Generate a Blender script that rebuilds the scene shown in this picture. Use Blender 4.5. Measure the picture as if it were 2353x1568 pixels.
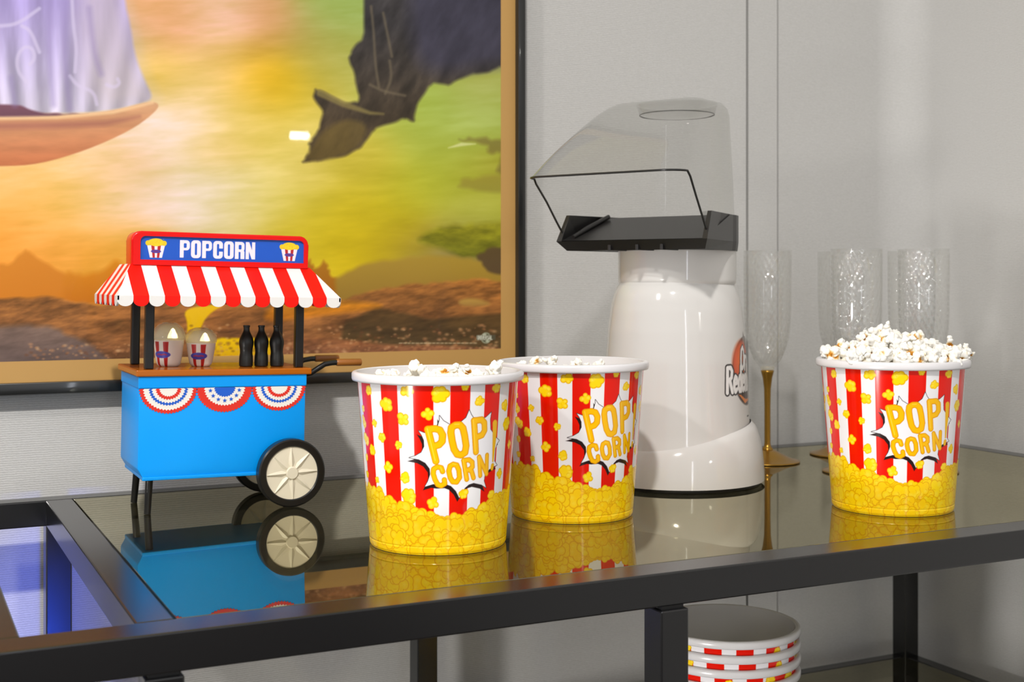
import bpy, bmesh, math, random
import numpy as np
from mathutils import Vector, Matrix, noise

for o in list(bpy.data.objects):
    bpy.data.objects.remove(o, do_unlink=True)
SC = bpy.context.scene
COL = SC.collection
PI = math.pi
S = 0.21            # one design unit in metres (height of the lens above the table top)
TZ = 0.74           # table top height

# ------------------------------------------------------------------ camera
cam_d = bpy.data.cameras.new('camera')
cam = bpy.data.objects.new('camera', cam_d)
COL.objects.link(cam)
cam.location = (0, 0, TZ + S)
cam.rotation_euler = (PI / 2, 0, -math.atan2(.4409, .8976))
cam_d.sensor_width = 36
cam_d.lens = 36 * 2934 / 2353
cam_d.shift_y = -142 / 2353
cam_d.clip_start = .02
cam_d.dof.use_dof = True
cam_d.dof.focus_distance = 1.06
cam_d.dof.aperture_fstop = 11
SC.camera = cam

# ------------------------------------------------------------------ light and exposure
w = bpy.data.worlds.new('room_ambient')
SC.world = w
w.use_nodes = True
bg = w.node_tree.nodes['Background']
bg.inputs[0].default_value = (1.0, .98, .955, 1)
bg.inputs[1].default_value = .52


def area(name, loc, target, size, power, color=(1, 1, 1), size_y=None, spread=None):
    d = bpy.data.lights.new(name, 'AREA')
    d.shape = 'RECTANGLE' if size_y else 'DISK'
    d.size = size
    if size_y:
        d.size_y = size_y
    if spread:
        d.spread = spread
    d.energy = power
    d.color = color
    o = bpy.data.objects.new(name, d)
    COL.objects.link(o)
    o.location = loc
    o.rotation_euler = (Vector(target) - Vector(loc)).to_track_quat('-Z', 'Y').to_euler()
    return o


area('ceiling_downlight', (-.38, -.37, 2.40), (.7, 1.1, .8), .09, 24, (1.0, .965, .92))
area('far_ceiling_downlight', (1.9, -1.9, 2.40), (.9, 1.2, .9), .10, 14, (1.0, .95, .86))
area('side_ceiling_downlight', (-1.5, .1, 2.40), (.9, 1.3, .8), .12, 13, (1.0, .96, .92))
area('low_side_lamp', (-1.9, -.30, .40), (1.28, 1.15, .36), .30, 1.8, (1.0, .97, .94), None, .6)  # added low fill, brightens the wall under the right end of the table
area('ceiling_downlight_beam', (-.38, -.37, 2.395), (-.02, 1.36, .70), .09, .85, (1.0, .975, .94), None, .75)  # added fill at the downlight's spot, brightens the low left wall
sd = bpy.data.lights.new('blue_accent_lamp', 'SPOT')
sd.energy = 27
sd.color = (.03, .10, 1.0)
sd.spot_size = math.radians(15)
sd.spot_blend = .5
sd.shadow_soft_size = .03
so = bpy.data.objects.new('blue_accent_lamp', sd)
COL.objects.link(so)
so.location = (.10, .45, .35)
so.rotation_euler = (Vector((.17, 1.36, .615)) - so.location).to_track_quat('-Z', 'Y').to_euler()
area('doorway_slit', (.14, -1.23, 1.15), (.40, .95, .85), .03, 2.0, (.85, .9, 1.0), 1.1)
area('wall_sconce', (1.14, -1.10, 1.39), (.40, 1.35, 1.1), .054, .7, (1.0, .97, .9), .02)
SC.view_settings.view_transform = 'Standard'
SC.view_settings.look = 'None'
SC.view_settings.gamma = 1
SC.view_settings.use_curve_mapping = False
SC.view_settings.exposure = 0.22


# ------------------------------------------------------------------ helpers
def lin(c):
    c = np.asarray(c, dtype=float) / 255.0
    return np.where(c <= .04045, c / 12.92, ((c + .055) / 1.055) ** 2.4)


def mat(name, rgb, rough=.5, metal=0., spec=.5, coat=0., coat_rough=.05, attr=False, ior=None, tint=None):
    m = bpy.data.materials.new(name)
    m.use_nodes = True
    p = m.node_tree.nodes['Principled BSDF']
    p.inputs['Roughness'].default_value = rough
    p.inputs['Metallic'].default_value = metal
    p.inputs['Specular IOR Level'].default_value = spec
    p.inputs['Coat Weight'].default_value = coat
    p.inputs['Coat Roughness'].default_value = coat_rough
    if ior:
        p.inputs['IOR'].default_value = ior
    if tint:
        p.inputs['Specular Tint'].default_value = (*tint, 1)
    if attr:
        a = m.node_tree.nodes.new('ShaderNodeAttribute')
        a.attribute_name = 'print'
        m.node_tree.links.new(a.outputs['Color'], p.inputs['Base Color'])
    else:
        p.inputs['Base Color'].default_value = (*[float(v) for v in lin(rgb)], 1)
    return m


def add_bump(m, scale=(1, 1, 1), nscale=100., strength=.3, dist=.001, detail=3.):
    nt = m.node_tree
    p = nt.nodes['Principled BSDF']
    tc = nt.nodes.new('ShaderNodeTexCoord')
    mp = nt.nodes.new('ShaderNodeMapping')
    mp.inputs['Scale'].default_value = scale
    n = nt.nodes.new('ShaderNodeTexNoise')
    n.inputs['Scale'].default_value = nscale
    n.inputs['Detail'].default_value = detail
    b = nt.nodes.new('ShaderNodeBump')
    b.inputs['Strength'].default_value = strength
    b.inputs['Distance'].default_value = dist
    nt.links.new(tc.outputs['Object'], mp.inputs['Vector'])
    nt.links.new(mp.outputs['Vector'], n.inputs['Vector'])
    nt.links.new(n.outputs['Fac'], b.inputs['Height'])
    nt.links.new(b.outputs['Normal'], p.inputs['Normal'])
    return n


def clear_mat(name, tint=(1, 1, 1), rough=.03, ior=1.45, bump=None, haze=0., tintg=(1, 1, 1)):
    """thin clear plastic: fresnel reflection over straight-through transmission"""
    m = bpy.data.materials.new(name)
    m.use_nodes = True
    nt = m.node_tree
    nt.nodes.clear()
    out = nt.nodes.new('ShaderNodeOutputMaterial')
    mix = nt.nodes.new('ShaderNodeMixShader')
    tr = nt.nodes.new('ShaderNodeBsdfTransparent')
    tr.inputs['Color'].default_value = (*tint, 1)
    gl = nt.nodes.new('ShaderNodeBsdfGlossy')
    gl.inputs['Roughness'].default_value = rough
    gl.inputs['Color'].default_value = (*tintg, 1)
    # two-sided thin-sheet reflectance: F0 + (1 - F0)(1 - |n.v|)^5
    f0 = ((ior - 1) / (ior + 1)) ** 2
    ge = nt.nodes.new('ShaderNodeNewGeometry')
    dt = nt.nodes.new('ShaderNodeVectorMath'); dt.operation = 'DOT_PRODUCT'
    nt.links.new(ge.outputs['Normal'], dt.inputs[0]); nt.links.new(ge.outputs['Incoming'], dt.inputs[1])
    last_ = dt.outputs['Value']
    for op, v in (('ABSOLUTE', None), ('SUBTRACT', 1.), ('POWER', 5.), ('MULTIPLY', 1 - f0), ('ADD', f0)):
        q = nt.nodes.new('ShaderNodeMath'); q.operation = op; q.use_clamp = op != 'ABSOLUTE'
        if op == 'SUBTRACT':
            q.inputs[0].default_value = v
            nt.links.new(last_, q.inputs[1])
        else:
            nt.links.new(last_, q.inputs[0])
            if v is not None:
                q.inputs[1].default_value = v
        last_ = q.outputs[0]
    nt.links.new(last_, mix.inputs[0])
    last = tr
    if haze > 0:
        df = nt.nodes.new('ShaderNodeBsdfDiffuse')
        df.inputs['Color'].default_value = (.85, .85, .83, 1)
        m2 = nt.nodes.new('ShaderNodeMixShader')
        m2.inputs[0].default_value = haze
        nt.links.new(tr.outputs[0], m2.inputs[1])
        nt.links.new(df.outputs[0], m2.inputs[2])
        last = m2
    nt.links.new(last.outputs[0], mix.inputs[1])
    nt.links.new(gl.outputs[0], mix.inputs[2])
    nt.links.new(mix.outputs[0], out.inputs['Surface'])
    if bump:
        tc = nt.nodes.new('ShaderNodeTexCoord')
        v = nt.nodes.new('ShaderNodeTexVoronoi')
        v.inputs['Scale'].default_value = bump
        v.inputs['Randomness'].default_value = .35
        b = nt.nodes.new('ShaderNodeBump')
        b.inputs['Strength'].default_value = 1.0
        b.inputs['Distance'].default_value = .0030
        nt.links.new(tc.outputs['Object'], v.inputs['Vector'])
        nt.links.new(v.outputs['Distance'], b.inputs['Height'])
        nt.links.new(b.outputs['Normal'], gl.inputs['Normal'])
    return m


def link(name, me, parent=None):
    o = bpy.data.objects.new(name, me)
    COL.objects.link(o)
    if parent:
        o.parent = parent
    return o


def tag(o, label=None, cat=None, group=None, kind=None):
    if label: o['label'] = label
    if cat: o['category'] = cat
    if group: o['group'] = group
    if kind: o['kind'] = kind
    return o


def empty(name, loc, label, cat, group=None, rz=0.):
    o = link(name, None)
    o.empty_display_size = .02
    o.location = loc
    o.rotation_euler = (0, 0, rz)
    return tag(o, label, cat, group)


def copy_tree(o, parent=None):
    c = o.copy()
    COL.objects.link(c)
    c.parent = parent
    for ch in list(o.children):
        copy_tree(ch, c)
    return c


def W(x, y, z=0.):
    return (S * x, S * y, TZ + S * z)


def pydata(name, verts, faces, mats, midx=None, smooth=False, parent=None, scale=S):
    me = bpy.data.meshes.new(name)
    me.from_pydata([tuple(scale * c for c in v) for v in verts], [], faces)
    for m in (mats if isinstance(mats, (list, tuple)) else [mats]):
        me.materials.append(m)
    if midx is not None:
        me.polygons.foreach_set('material_index', midx)
    if smooth:
        me.polygons.foreach_set('use_smooth', [True] * len(me.polygons))
    me.update()
    return link(name, me, parent)


def bm_obj(name, bm, mats, parent=None, smooth=False, scale=S, recalc=True):
    if recalc:
        bmesh.ops.recalc_face_normals(bm, faces=bm.faces)
    if scale != 1:
        bmesh.ops.scale(bm, vec=(scale,) * 3, verts=bm.verts)
    me = bpy.data.meshes.new(name)
    bm.to_mesh(me)
    bm.free()
    for m in (mats if isinstance(mats, (list, tuple)) else [mats]):
        me.materials.append(m)
    if smooth:
        me.polygons.foreach_set('use_smooth', [True] * len(me.polygons))
        if smooth == 'auto':
            me.set_sharp_from_angle(angle=math.radians(38))
    me.update()
    return link(name, me, parent)


def add_box(bm, x0, x1, y0, y1, z0, z1, bevel=0., seg=2, mi=0):
    r = bmesh.ops.create_cube(bm, size=1)
    vs = r['verts']
    for v in vs:
        v.co = Vector((x0 + (v.co.x + .5) * (x1 - x0), y0 + (v.co.y + .5) * (y1 - y0), z0 + (v.co.z + .5) * (z1 - z0)))
    fs = set(f for v in vs for f in v.link_faces)
    if bevel > 0:
        es = set(e for v in vs for e in v.link_edges)
        rr = bmesh.ops.bevel(bm, geom=list(es), offset=bevel, segments=seg, affect='EDGES', profile=.5)
        fs |= set(rr['faces'])
    for f in fs:
        if f.is_valid:
            f.material_index = mi
    return bm


def box(name, b, m, parent=None, bevel=0., seg=2, smooth=False):
    bm = bmesh.new()
    add_box(bm, *b, bevel=bevel, seg=seg)
    return bm_obj(name, bm, m, parent, False)


def add_lathe(bm, prof, seg=48, cx=0., cy=0., z0=0., close=True, mi=0, axis=None):
    """prof: list of (r, z); revolve about z"""
    rings = []
    for r, z in prof:
        if r < 1e-6:
            rings.append([bm.verts.new((cx, cy, z0 + z))])
        else:
            rings.append([bm.verts.new((cx + r * math.cos(2 * PI * k / seg), cy + r * math.sin(2 * PI * k / seg), z0 + z)) for k in range(seg)])
    for a, b in zip(rings[:-1], rings[1:]):
        for k in range(seg):
            k2 = (k + 1) % seg
            if len(a) == 1 and len(b) == 1:
                continue
            if len(a) == 1:
                f = bm.faces.new((a[0], b[k2], b[k]))
            elif len(b) == 1:
                f = bm.faces.new((a[k], a[k2], b[0]))
            else:
                f = bm.faces.new((a[k], a[k2], b[k2], b[k]))
            f.material_index = mi
    return bm


def lathe(name, prof, m, parent=None, seg=48, smooth='auto'):
    bm = bmesh.new()
    add_lathe(bm, prof, seg)
    return bm_obj(name, bm, m, parent, smooth)


def add_tube(bm, pts, r, seg=10, closed=False, mi=0, cap=True):
    pts = [Vector(p) for p in pts]
    n = len(pts)
    rr = r if isinstance(r, (list, tuple)) else [r] * n
    rings = []
    up = None
    for i, p in enumerate(pts):
        a = pts[(i - 1) % n] if (closed or i > 0) else p
        b = pts[(i + 1) % n] if (closed or i < n - 1) else p
        t = (b - a).normalized()
        if up is None:
            up = Vector((0, 0, 1)) if abs(t.z) < .9 else Vector((1, 0, 0))
        sx = t.cross(up).normalized()
        up = sx.cross(t).normalized()
        rings.append([bm.verts.new(p + rr[i] * (sx * math.cos(2 * PI * k / seg) + up * math.sin(2 * PI * k / seg))) for k in range(seg)])
    m_ = n if closed else n - 1
    for i in range(m_):
        a, b = rings[i], rings[(i + 1) % n]
        for k in range(seg):
            f = bm.faces.new((a[k], a[(k + 1) % seg], b[(k + 1) % seg], b[k]))
            f.material_index = mi
    if cap and not closed:
        bm.faces.new(rings[0]).material_index = mi
        bm.faces.new(rings[-1]).material_index = mi
    return bm


def tube(name, pts, r, m, parent=None, seg=12, closed=False):
    bm = bmesh.new()
    add_tube(bm, pts, r, seg, closed)
    return bm_obj(name, bm, m, parent, 'auto')


def add_prism(bm, pts, axis_fn, d0, d1, mi=0):
    """extrude a 2D outline; axis_fn(a, b, d) -> 3D"""
    A = [bm.verts.new(axis_fn(a, b, d0)) for a, b in pts]
    B = [bm.verts.new(axis_fn(a, b, d1)) for a, b in pts]
    n = len(pts)
    fs = [bm.faces.new(A), bm.faces.new(B[::-1])]
    for i in range(n):
        fs.append(bm.faces.new((A[i], B[i], B[(i + 1) % n], A[(i + 1) % n])))
    for f in fs:
        f.material_index = mi
    return bm


def rrect(x0, x1, y0, y1, r, n=6, corners=(1, 1, 1, 1)):
    """outline, counter-clockwise from bottom-left; corners bl, br, tr, tl"""
    out = []
    for i, (cx, cy, a0) in enumerate(((x0 + r, y0 + r, PI), (x1 - r, y0 + r, 1.5 * PI), (x1 - r, y1 - r, 0), (x0 + r, y1 - r, .5 * PI))):
        if corners[i]:
            for k in range(n + 1):
                a = a0 + .5 * PI * k / n
                out.append((cx + r * math.cos(a), cy + r * math.sin(a)))
        else:
            out.append(((x0, y0), (x1, y0), (x1, y1), (x0, y1))[i])
    return out


# ------------------------------------------------------------------ printed artwork, drawn into a colour attribute of a dense mesh
class Canvas:
    def __init__(s, us, vs, base, aa):
        s.us, s.vs = np.asarray(us, float), np.asarray(vs, float)
        s.sep = s.us.ndim == 1
        if s.sep:
            s.X, s.Y = np.meshgrid(s.us, s.vs)
        else:
            s.X, s.Y = s.us, s.vs
        s.img = np.empty(s.X.shape + (3,))
        s.img[:] = base
        s.aa = aa

    def sl(s, x0, x1, y0, y1):
        if not s.sep:
            mk = (s.X > x0 - 4) & (s.X < x1 + 4) & (s.Y > y0 - 4) & (s.Y < y1 + 4)
            r_ = np.flatnonzero(mk.any(1)); c_ = np.flatnonzero(mk.any(0))
            if len(r_) == 0:
                return (slice(0, 1), slice(0, 1))
            return (slice(r_[0], r_[-1] + 1), slice(c_[0], c_[-1] + 1))
        a = s.aa * 2
        i0, i1 = np.searchsorted(s.us, [x0 - a, x1 + a])
        j0, j1 = np.searchsorted(s.vs, [y0 - a, y1 + a])
        return (slice(j0, j1), slice(i0, i1))

    def put(s, sl, d, color, alpha=1., soft=None):
        a = soft or s.aa
        k = np.clip(.5 - d / a, 0, 1)[..., None] * alpha
        s.img[sl] = s.img[sl] * (1 - k) + np.asarray(color, float) * k

    def ellipse(s, cx, cy, rx, ry, color, ang=0., alpha=1., soft=None):
        R = max(rx, ry) + (soft or 0)
        sl = s.sl(cx - R, cx + R, cy - R, cy + R)
        x, y = s.X[sl] - cx, s.Y[sl] - cy
        c, n = math.cos(ang), math.sin(ang)
        x, y = x * c + y * n, -x * n + y * c
        q = np.sqrt((x / rx) ** 2 + (y / ry) ** 2)
        s.put(sl, (q - 1) * min(rx, ry), color, alpha, soft)

    def stroke(s, pts, r, color, alpha=1., soft=None, closed=False):
        pts = list(pts)
        if closed:
            pts.append(pts[0])
        rs = list(r) if isinstance(r, (list, tuple)) else [r] * len(pts)
        R = max(rs)
        xs = [p[0] for p in pts]; ys = [p[1] for p in pts]
        sl = s.sl(min(xs) - R, max(xs) + R, min(ys) - R, max(ys) + R)
        x, y = s.X[sl], s.Y[sl]
        D = np.full(x.shape, 1e9)
        for (a, b, ra, rb) in zip(pts[:-1], pts[1:], rs[:-1], rs[1:]):
            dx, dy = b[0] - a[0], b[1] - a[1]
            L = dx * dx + dy * dy + 1e-12
            t = np.clip(((x - a[0]) * dx + (y - a[1]) * dy) / L, 0, 1)
            D = np.minimum(D, np.hypot(x - a[0] - t * dx, y - a[1] - t * dy) - (ra + (rb - ra) * t))
        s.put(sl, D, color, alpha, soft)

    def poly(s, pts, color, alpha=1., soft=None, grow=0.):
        xs = [p[0] for p in pts]; ys = [p[1] for p in pts]
        g = max(grow, 0) + (soft or 0)
        sl = s.sl(min(xs) - g, max(xs) + g, min(ys) - g, max(ys) + g)
        x, y = s.X[sl], s.Y[sl]
        D = np.full(x.shape, 1e9)
        ins = np.zeros(x.shape, bool)
        n = len(pts)
        for i in range(n):
            a, b = pts[i], pts[(i + 1) % n]
            dx, dy = b[0] - a[0], b[1] - a[1]
            L = dx * dx + dy * dy + 1e-12
            t = np.clip(((x - a[0]) * dx + (y - a[1]) * dy) / L, 0, 1)
            D = np.minimum(D, np.hypot(x - a[0] - t * dx, y - a[1] - t * dy))
            if a[1] != b[1]:
                c = ((a[1] > y) != (b[1] > y)) & (x < dx * (y - a[1]) / (b[1] - a[1]) + a[0])
                ins ^= c
        s.put(sl, np.where(ins, -D, D) - grow, color, alpha, soft)

    def rows(s):
        return lin(s.img).reshape(-1, 3)


def grid_mesh(name, P, rgb, mats, parent=None, smooth=True, wrap=False):
    """P: (rows, cols, 3) positions in metres, rgb: (rows*cols, 3) linear colours"""
    R, C = P.shape[:2]
    idx = np.arange(R * C).reshape(R, C)
    if wrap:
        a = idx[:-1, :]; b = np.roll(idx, -1, axis=1)[:-1, :]
        c = np.roll(idx, -1, axis=1)[1:, :]; d = idx[1:, :]
    else:
        a = idx[:-1, :-1]; b = idx[:-1, 1:]; c = idx[1:, 1:]; d = idx[1:, :-1]
    F = np.stack([a, b, c, d], -1).reshape(-1, 4)
    me = bpy.data.meshes.new(name)
    me.vertices.add(R * C)
    me.vertices.foreach_set('co', P.reshape(-1).astype(np.float32))
    n = len(F)
    me.loops.add(n * 4)
    me.loops.foreach_set('vertex_index', F.reshape(-1).astype(np.int32))
    me.polygons.add(n)
    me.polygons.foreach_set('loop_start', (np.arange(n) * 4).astype(np.int32))
    me.polygons.foreach_set('use_smooth', np.full(n, smooth))
    at = me.color_attributes.new('print', 'FLOAT_COLOR', 'POINT')
    col = np.ones((R * C, 4), np.float32)
    col[:, :3] = rgb
    at.data.foreach_set('color', col.reshape(-1))
    for m in (mats if isinstance(mats, (list, tuple)) else [mats]):
        me.materials.append(m)
    me.update(calc_edges=True)
    return link(name, me, parent)


# simple stroke letters, unit height, for small print
GL = {
    'O': [[(.3, 0), (.08, .2), (.05, .5), (.1, .85), (.3, 1), (.5, .85), (.55, .5), (.5, .15), (.3, 0)]],
    'R': [[(.05, 0), (.05, 1), (.35, 1), (.5, .85), (.45, .6), (.3, .52), (.05, .5)], [(.28, .5), (.55, 0)]],
    'U': [[(.05, 1), (.05, .25), (.25, 0), (.45, .25), (.45, 1)]],
    'N': [[(.05, 0), (.05, 1), (.5, 0), (.5, 1)]],
    'I': [[(.1, 0), (.1, 1)]],
    'V': [[(.02, 1), (.27, 0), (.52, 1)]],
    'E': [[(.45, 1), (.05, 1), (.05, 0), (.45, 0)], [(.05, .52), (.38, .52)]],
    'S': [[(.48, .88), (.3, 1), (.08, .85), (.12, .6), (.42, .42), (.48, .18), (.28, 0), (.05, .12)]],
    'A': [[(.02, 0), (.28, 1), (.54, 0)], [(.12, .35), (.44, .35)]],
    'L': [[(.05, 1), (.05, 0), (.42, 0)]],
    'r': [[(.05, 0), (.05, .6)], [(.05, .4), (.2, .6), (.36, .58)]],
    'v': [[(.02, .6), (.2, 0), (.38, .6)]],
    'i': [[(.06, 0), (.06, .6)], [(.06, .82), (.06, .84)]],
    'l': [[(.06, 0), (.06, 1)]],
    'e': [[(.06, .32), (.4, .36), (.34, .56), (.2, .62), (.06, .45), (.06, .18), (.2, 0), (.38, .1)]],
    'd': [[(.4, 1), (.4, 0)], [(.4, .5), (.22, .62), (.06, .4), (.06, .18), (.2, 0), (.4, .14)]],
    'n': [[(.05, 0), (.05, .6)], [(.05, .42), (.22, .62), (.38, .5), (.38, 0)]],
    'b': [[(.06, 1), (.06, 0)], [(.06, .5), (.24, .62), (.4, .4), (.4, .2), (.26, 0), (.06, .12)]],
    'a': [[(.38, .6), (.38, 0)], [(.38, .5), (.2, .62), (.05, .35), (.1, .05), (.24, 0), (.38, .14)]],
    'c': [[(.38, .5), (.22, .62), (.06, .4), (.06, .18), (.2, 0), (.38, .1)]],
    'h': [[(.05, 0), (.05, 1)], [(.05, .42), (.22, .62), (.38, .5), (.38, 0)]],
    's': [[(.34, .52), (.2, .62), (.06, .5), (.14, .36), (.3, .26), (.32, .1), (.18, 0), (.04, .08)]],
    "'": [[(.06, 1), (.04, .8)]],
    ' ': [],
}


def write(cv, txt, x, y, h, color, wgt=.08, slant=0., rot=0., xs=1., gap=.14, flip=1):
    cx = 0.
    for ch in txt:
        st = GL[ch]
        mx = max([p[0] for l in st for p in l] + [.3])
        for l in st:
            pts = []
            for (a, b) in l:
                px, py = (cx + a + slant * b) * h * xs, b * h
                pts.append((x + flip * (px * math.cos(rot) - py * math.sin(rot)), y + px * math.sin(rot) + py * math.cos(rot)))
            cv.stroke(pts, wgt * h, color)
        cx += mx + gap
    return cx * h * xs


# ------------------------------------------------------------------ materials
M = {}
M['wall'] = mat('woven_wallcovering', (196, 194, 190), .75, spec=.3)
def weave(m):
    nt = m.node_tree
    N = nt.nodes.new
    p = nt.nodes['Principled BSDF']
    tc = N('ShaderNodeTexCoord')
    wv = N('ShaderNodeTexWave')
    wv.bands_direction = 'Z'
    wv.inputs['Scale'].default_value = 140
    wv.inputs['Distortion'].default_value = 2.2
    wv.inputs['Detail'].default_value = 2
    wv.inputs['Detail Scale'].default_value = 2.5
    mp = N('ShaderNodeMapping'); mp.inputs['Scale'].default_value = (420, 420, 700)
    ns = N('ShaderNodeTexNoise'); ns.inputs['Scale'].default_value = 1.0; ns.inputs['Detail'].default_value = 2
    mul = N('ShaderNodeMath'); mul.operation = 'MULTIPLY_ADD'; mul.inputs[1].default_value = .55
    mul2 = N('ShaderNodeMath'); mul2.operation = 'MULTIPLY'; mul2.inputs[1].default_value = .45
    rp = N('ShaderNodeMixRGB')
    rp.inputs[1].default_value = (*[float(v) for v in lin((172, 171, 168))], 1)  # darker mix tone paints the shade between ribs into the colour
    rp.inputs[2].default_value = (*[float(v) for v in lin((211, 210, 208))], 1)
    b = N('ShaderNodeBump'); b.inputs['Strength'].default_value = .5; b.inputs['Distance'].default_value = .0004
    L = nt.links.new
    L(tc.outputs['Object'], wv.inputs['Vector']); L(tc.outputs['Object'], mp.inputs['Vector']); L(mp.outputs['Vector'], ns.inputs['Vector'])
    L(ns.outputs['Fac'], mul2.inputs[0]); L(wv.outputs['Fac'], mul.inputs[0]); L(mul2.outputs[0], mul.inputs[2])
    L(mul.outputs[0], rp.inputs[0]); L(mul.outputs[0], b.inputs['Height'])
    L(rp.outputs[0], p.inputs['Base Color']); L(b.outputs['Normal'], p.inputs['Normal'])


weave(M['wall'])
M['floor'] = mat('carpet', (96, 90, 84), .95)
add_bump(M['floor'], (1, 1, 1), 400, .6, .004)
M['frame'] = mat('black_powder_coat', (12, 12, 14), .2, spec=.85)
add_bump(M['frame'], (1, 1, 1), 1500, .08, .0002)
M['foot'] = mat('dark_cap', (8, 8, 9), .5)
M['glass'] = clear_mat('smoked_glass', (.40, .39, .33), .012, 2.55, tintg=(1., .95, .74))
M['white_pl'] = mat('white_gloss_plastic', (218, 216, 213), .09, spec=.6)
M['tub_white'] = mat('white_tub_plastic', (222, 220, 222), .22)
M['tub_print'] = mat('printed_tub_plastic', (255, 255, 255), .12, spec=.42, attr=True)
M['pop'] = mat('popped_corn', (255, 255, 255), .8, spec=.2, attr=True)
M['popbed'] = mat('popped_corn_bed', (244, 238, 224), .85, spec=.2)
M['red'] = mat('red_plastic', (216, 6, 2), .25, spec=.35)
M['stripe_red'] = mat('red_awning_plastic', (238, 20, 6), .45, spec=.2)
M['stripe_white'] = mat('white_awning_plastic', (226, 224, 222), .45, spec=.2)
M['signprint'] = mat('printed_sign', (255, 255, 255), .4, attr=True)
M['cyan'] = mat('sky_blue_plastic', (0, 150, 238), .4, spec=.25)
M['black_pl'] = mat('black_plastic', (20, 20, 20), .3)
M['bottle'] = mat('black_bottle_plastic', (22, 24, 22), .38)
M['brown'] = mat('brown_plastic', (172, 92, 8), .2, spec=.5)
M['grip'] = mat('brown_grip_plastic', (150, 92, 34), .35)
M['cream'] = mat('cream_plastic', (222, 214, 192), .4)
M['dome'] = clear_mat('clear_dome', (.99, .97, .88), .08, 1.35, haze=.30)
M['dot'] = mat('light_stud', (236, 228, 190), .3)
M['mound'] = clear_mat('frosted_corn', (.9, .88, .7), .3, 1.3, haze=.35)
M['led'] = mat('warm_led', (255, 240, 190), .4)  # warm emissive tip inside each mini cup dome
M['led'].node_tree.nodes['Principled BSDF'].inputs['Emission Color'].default_value = (1, .86, .5, 1)
M['led'].node_tree.nodes['Principled BSDF'].inputs['Emission Strength'].default_value = 3.
M['bun_red'] = mat('bunting_red', (216, 40, 22), .5)
M['bun_blue'] = mat('bunting_blue', (10, 88, 200), .5)
M['bun_white'] = mat('bunting_white', (232, 228, 220), .5)
M['hood'] = clear_mat('smoke_clear_hood', (.885, .885, .875), .03, 1.28)
M['edge'] = mat('dark_hood_edge', (34, 34, 33), .3)
M['tray'] = mat('dark_grey_tray', (30, 29, 29), .34, spec=.55)
M['popper'] = mat('printed_white_plastic', (255, 255, 255), .09, spec=.6, attr=True)
M['gold'] = mat('gold_plastic', (168, 128, 52), .26, metal=.85)
M['flute'] = clear_mat('hammered_clear_plastic', (.965, .965, .96), .03, 1.75, haze=.05)
M['pframe'] = mat('black_picture_frame', (26, 27, 27), .3, coat=.3)
M['mount'] = mat('gold_mount', (188, 146, 82), .5)
M['poster'] = mat('poster_print', (255, 255, 255), .6, spec=.15, coat=.22, coat_rough=.02, attr=True)

# ------------------------------------------------------------------ room
WY = 6.47           # back wall
XR = 6.10           # right wall


def wall_at(px):    # x on the back wall (design units) seen in column px
    t = (px - 1176) / 2934
    Z = WY / (.8976 - .4408 * t)
    return Z * (.8976 * t + .4409)


s1a, s1b = wall_at(1714), wall_at(1722)
s2a, s2b = wall_at(1788), wall_at(1791)
bm = bmesh.new()
for a, b, d in ((-9, s1a, 0.), (s1b, s2a, .012), (s2b, XR + .2, .010)):
    add_box(bm, a, b, WY + d, WY + .6, -TZ / S, 9, bevel=.0)
add_box(bm, s1a - .01, s2b + .01, WY + .06, WY + .62, -TZ / S, 9)
fr_ = .25  # rounded corner added so no dark line shows between the walls
add_prism(bm, [(XR + .01, WY + .012)] + [(XR - fr_ + fr_ * math.cos(PI / 2 * k / 28) , WY + .010 - fr_ + fr_ * math.sin(PI / 2 * k / 28)) for k in range(29)], lambda a, b, d: (a, b, d), -TZ / S, 9)
o = bm_obj('wall_back', bm, M['wall']); o.location = (0, 0, TZ); tag(o, 'pale grey wall with woven covering behind the poster and table', kind='structure')
o = box('wall_right', (XR, XR + .5, -14, WY, -TZ / S, 9), M['wall']); o.location = (0, 0, TZ); tag(o, 'plain grey wall at the right end of the table', kind='structure')
o = box('floor', (-12, XR + .5, -14, WY + .6, -TZ / S - .3, -TZ / S), M['floor']); o.location = (0, 0, TZ); tag(o, 'grey carpeted floor under the table', kind='structure')

# ------------------------------------------------------------------ table
RW, RH = .112, .116
FY0, FY1 = 3.670, 6.214
table = empty('console_table', W(0, 0), 'long black metal frame console table with dark glass top and lower shelf', 'table')
table.location = (0, 0, TZ)
bv = .006
LX, RX = .2275, 5.862


def rail(x0, x1, y0, y1, z1=0.0):
    return box('rail', (x0, x1, y0, y1, z1 - RH, z1), M['frame'], table, bevel=bv)


rail(LX, RX, FY0, FY0 + RW + .03)
rail(LX, RX, FY1 - RW, FY1)
rail(LX, LX + RW, FY0 + RW + .03, FY1 - RW)
rail(.6535, .766, FY0 + RW + .03, FY1 - RW)
rail(RX - RW, RX, FY0 + RW + .03, FY1 - RW)
g = .006
o = box('glass_top', (.766 + g, RX - RW - g, FY0 + RW + .03 + g, FY1 - RW - g, -.03, -.001), M['glass'], table, bevel=.002)
tag(o, 'dark reflective glass top')
SZ = -1.374
legs = [(.6535, FY0 - .004), (.6535, FY1 - RW), (2.360, FY0 - .012), (2.457, FY1 - RW), (5.744, FY1 - RW), (5.744, FY0 - .004), (LX, FY0), (LX, FY1 - RW)]
for x, y in legs:
    front = y < 5
    top = -RH - (.010 if front else 0)
    l = box('leg', (x, x + RW, y, y + RW, -TZ / S, top), M['frame'], table, bevel=bv)
    if front:
        box('leg_collar', (x + .012, x + RW - .012, y + .016, y + RW - .012, top - .01, -RH + .002), M['foot'], l)
sx0, sx1 = 2.46, 5.80
rail(sx0, sx1, FY0 + .01, FY0 + RW, SZ)
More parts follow.
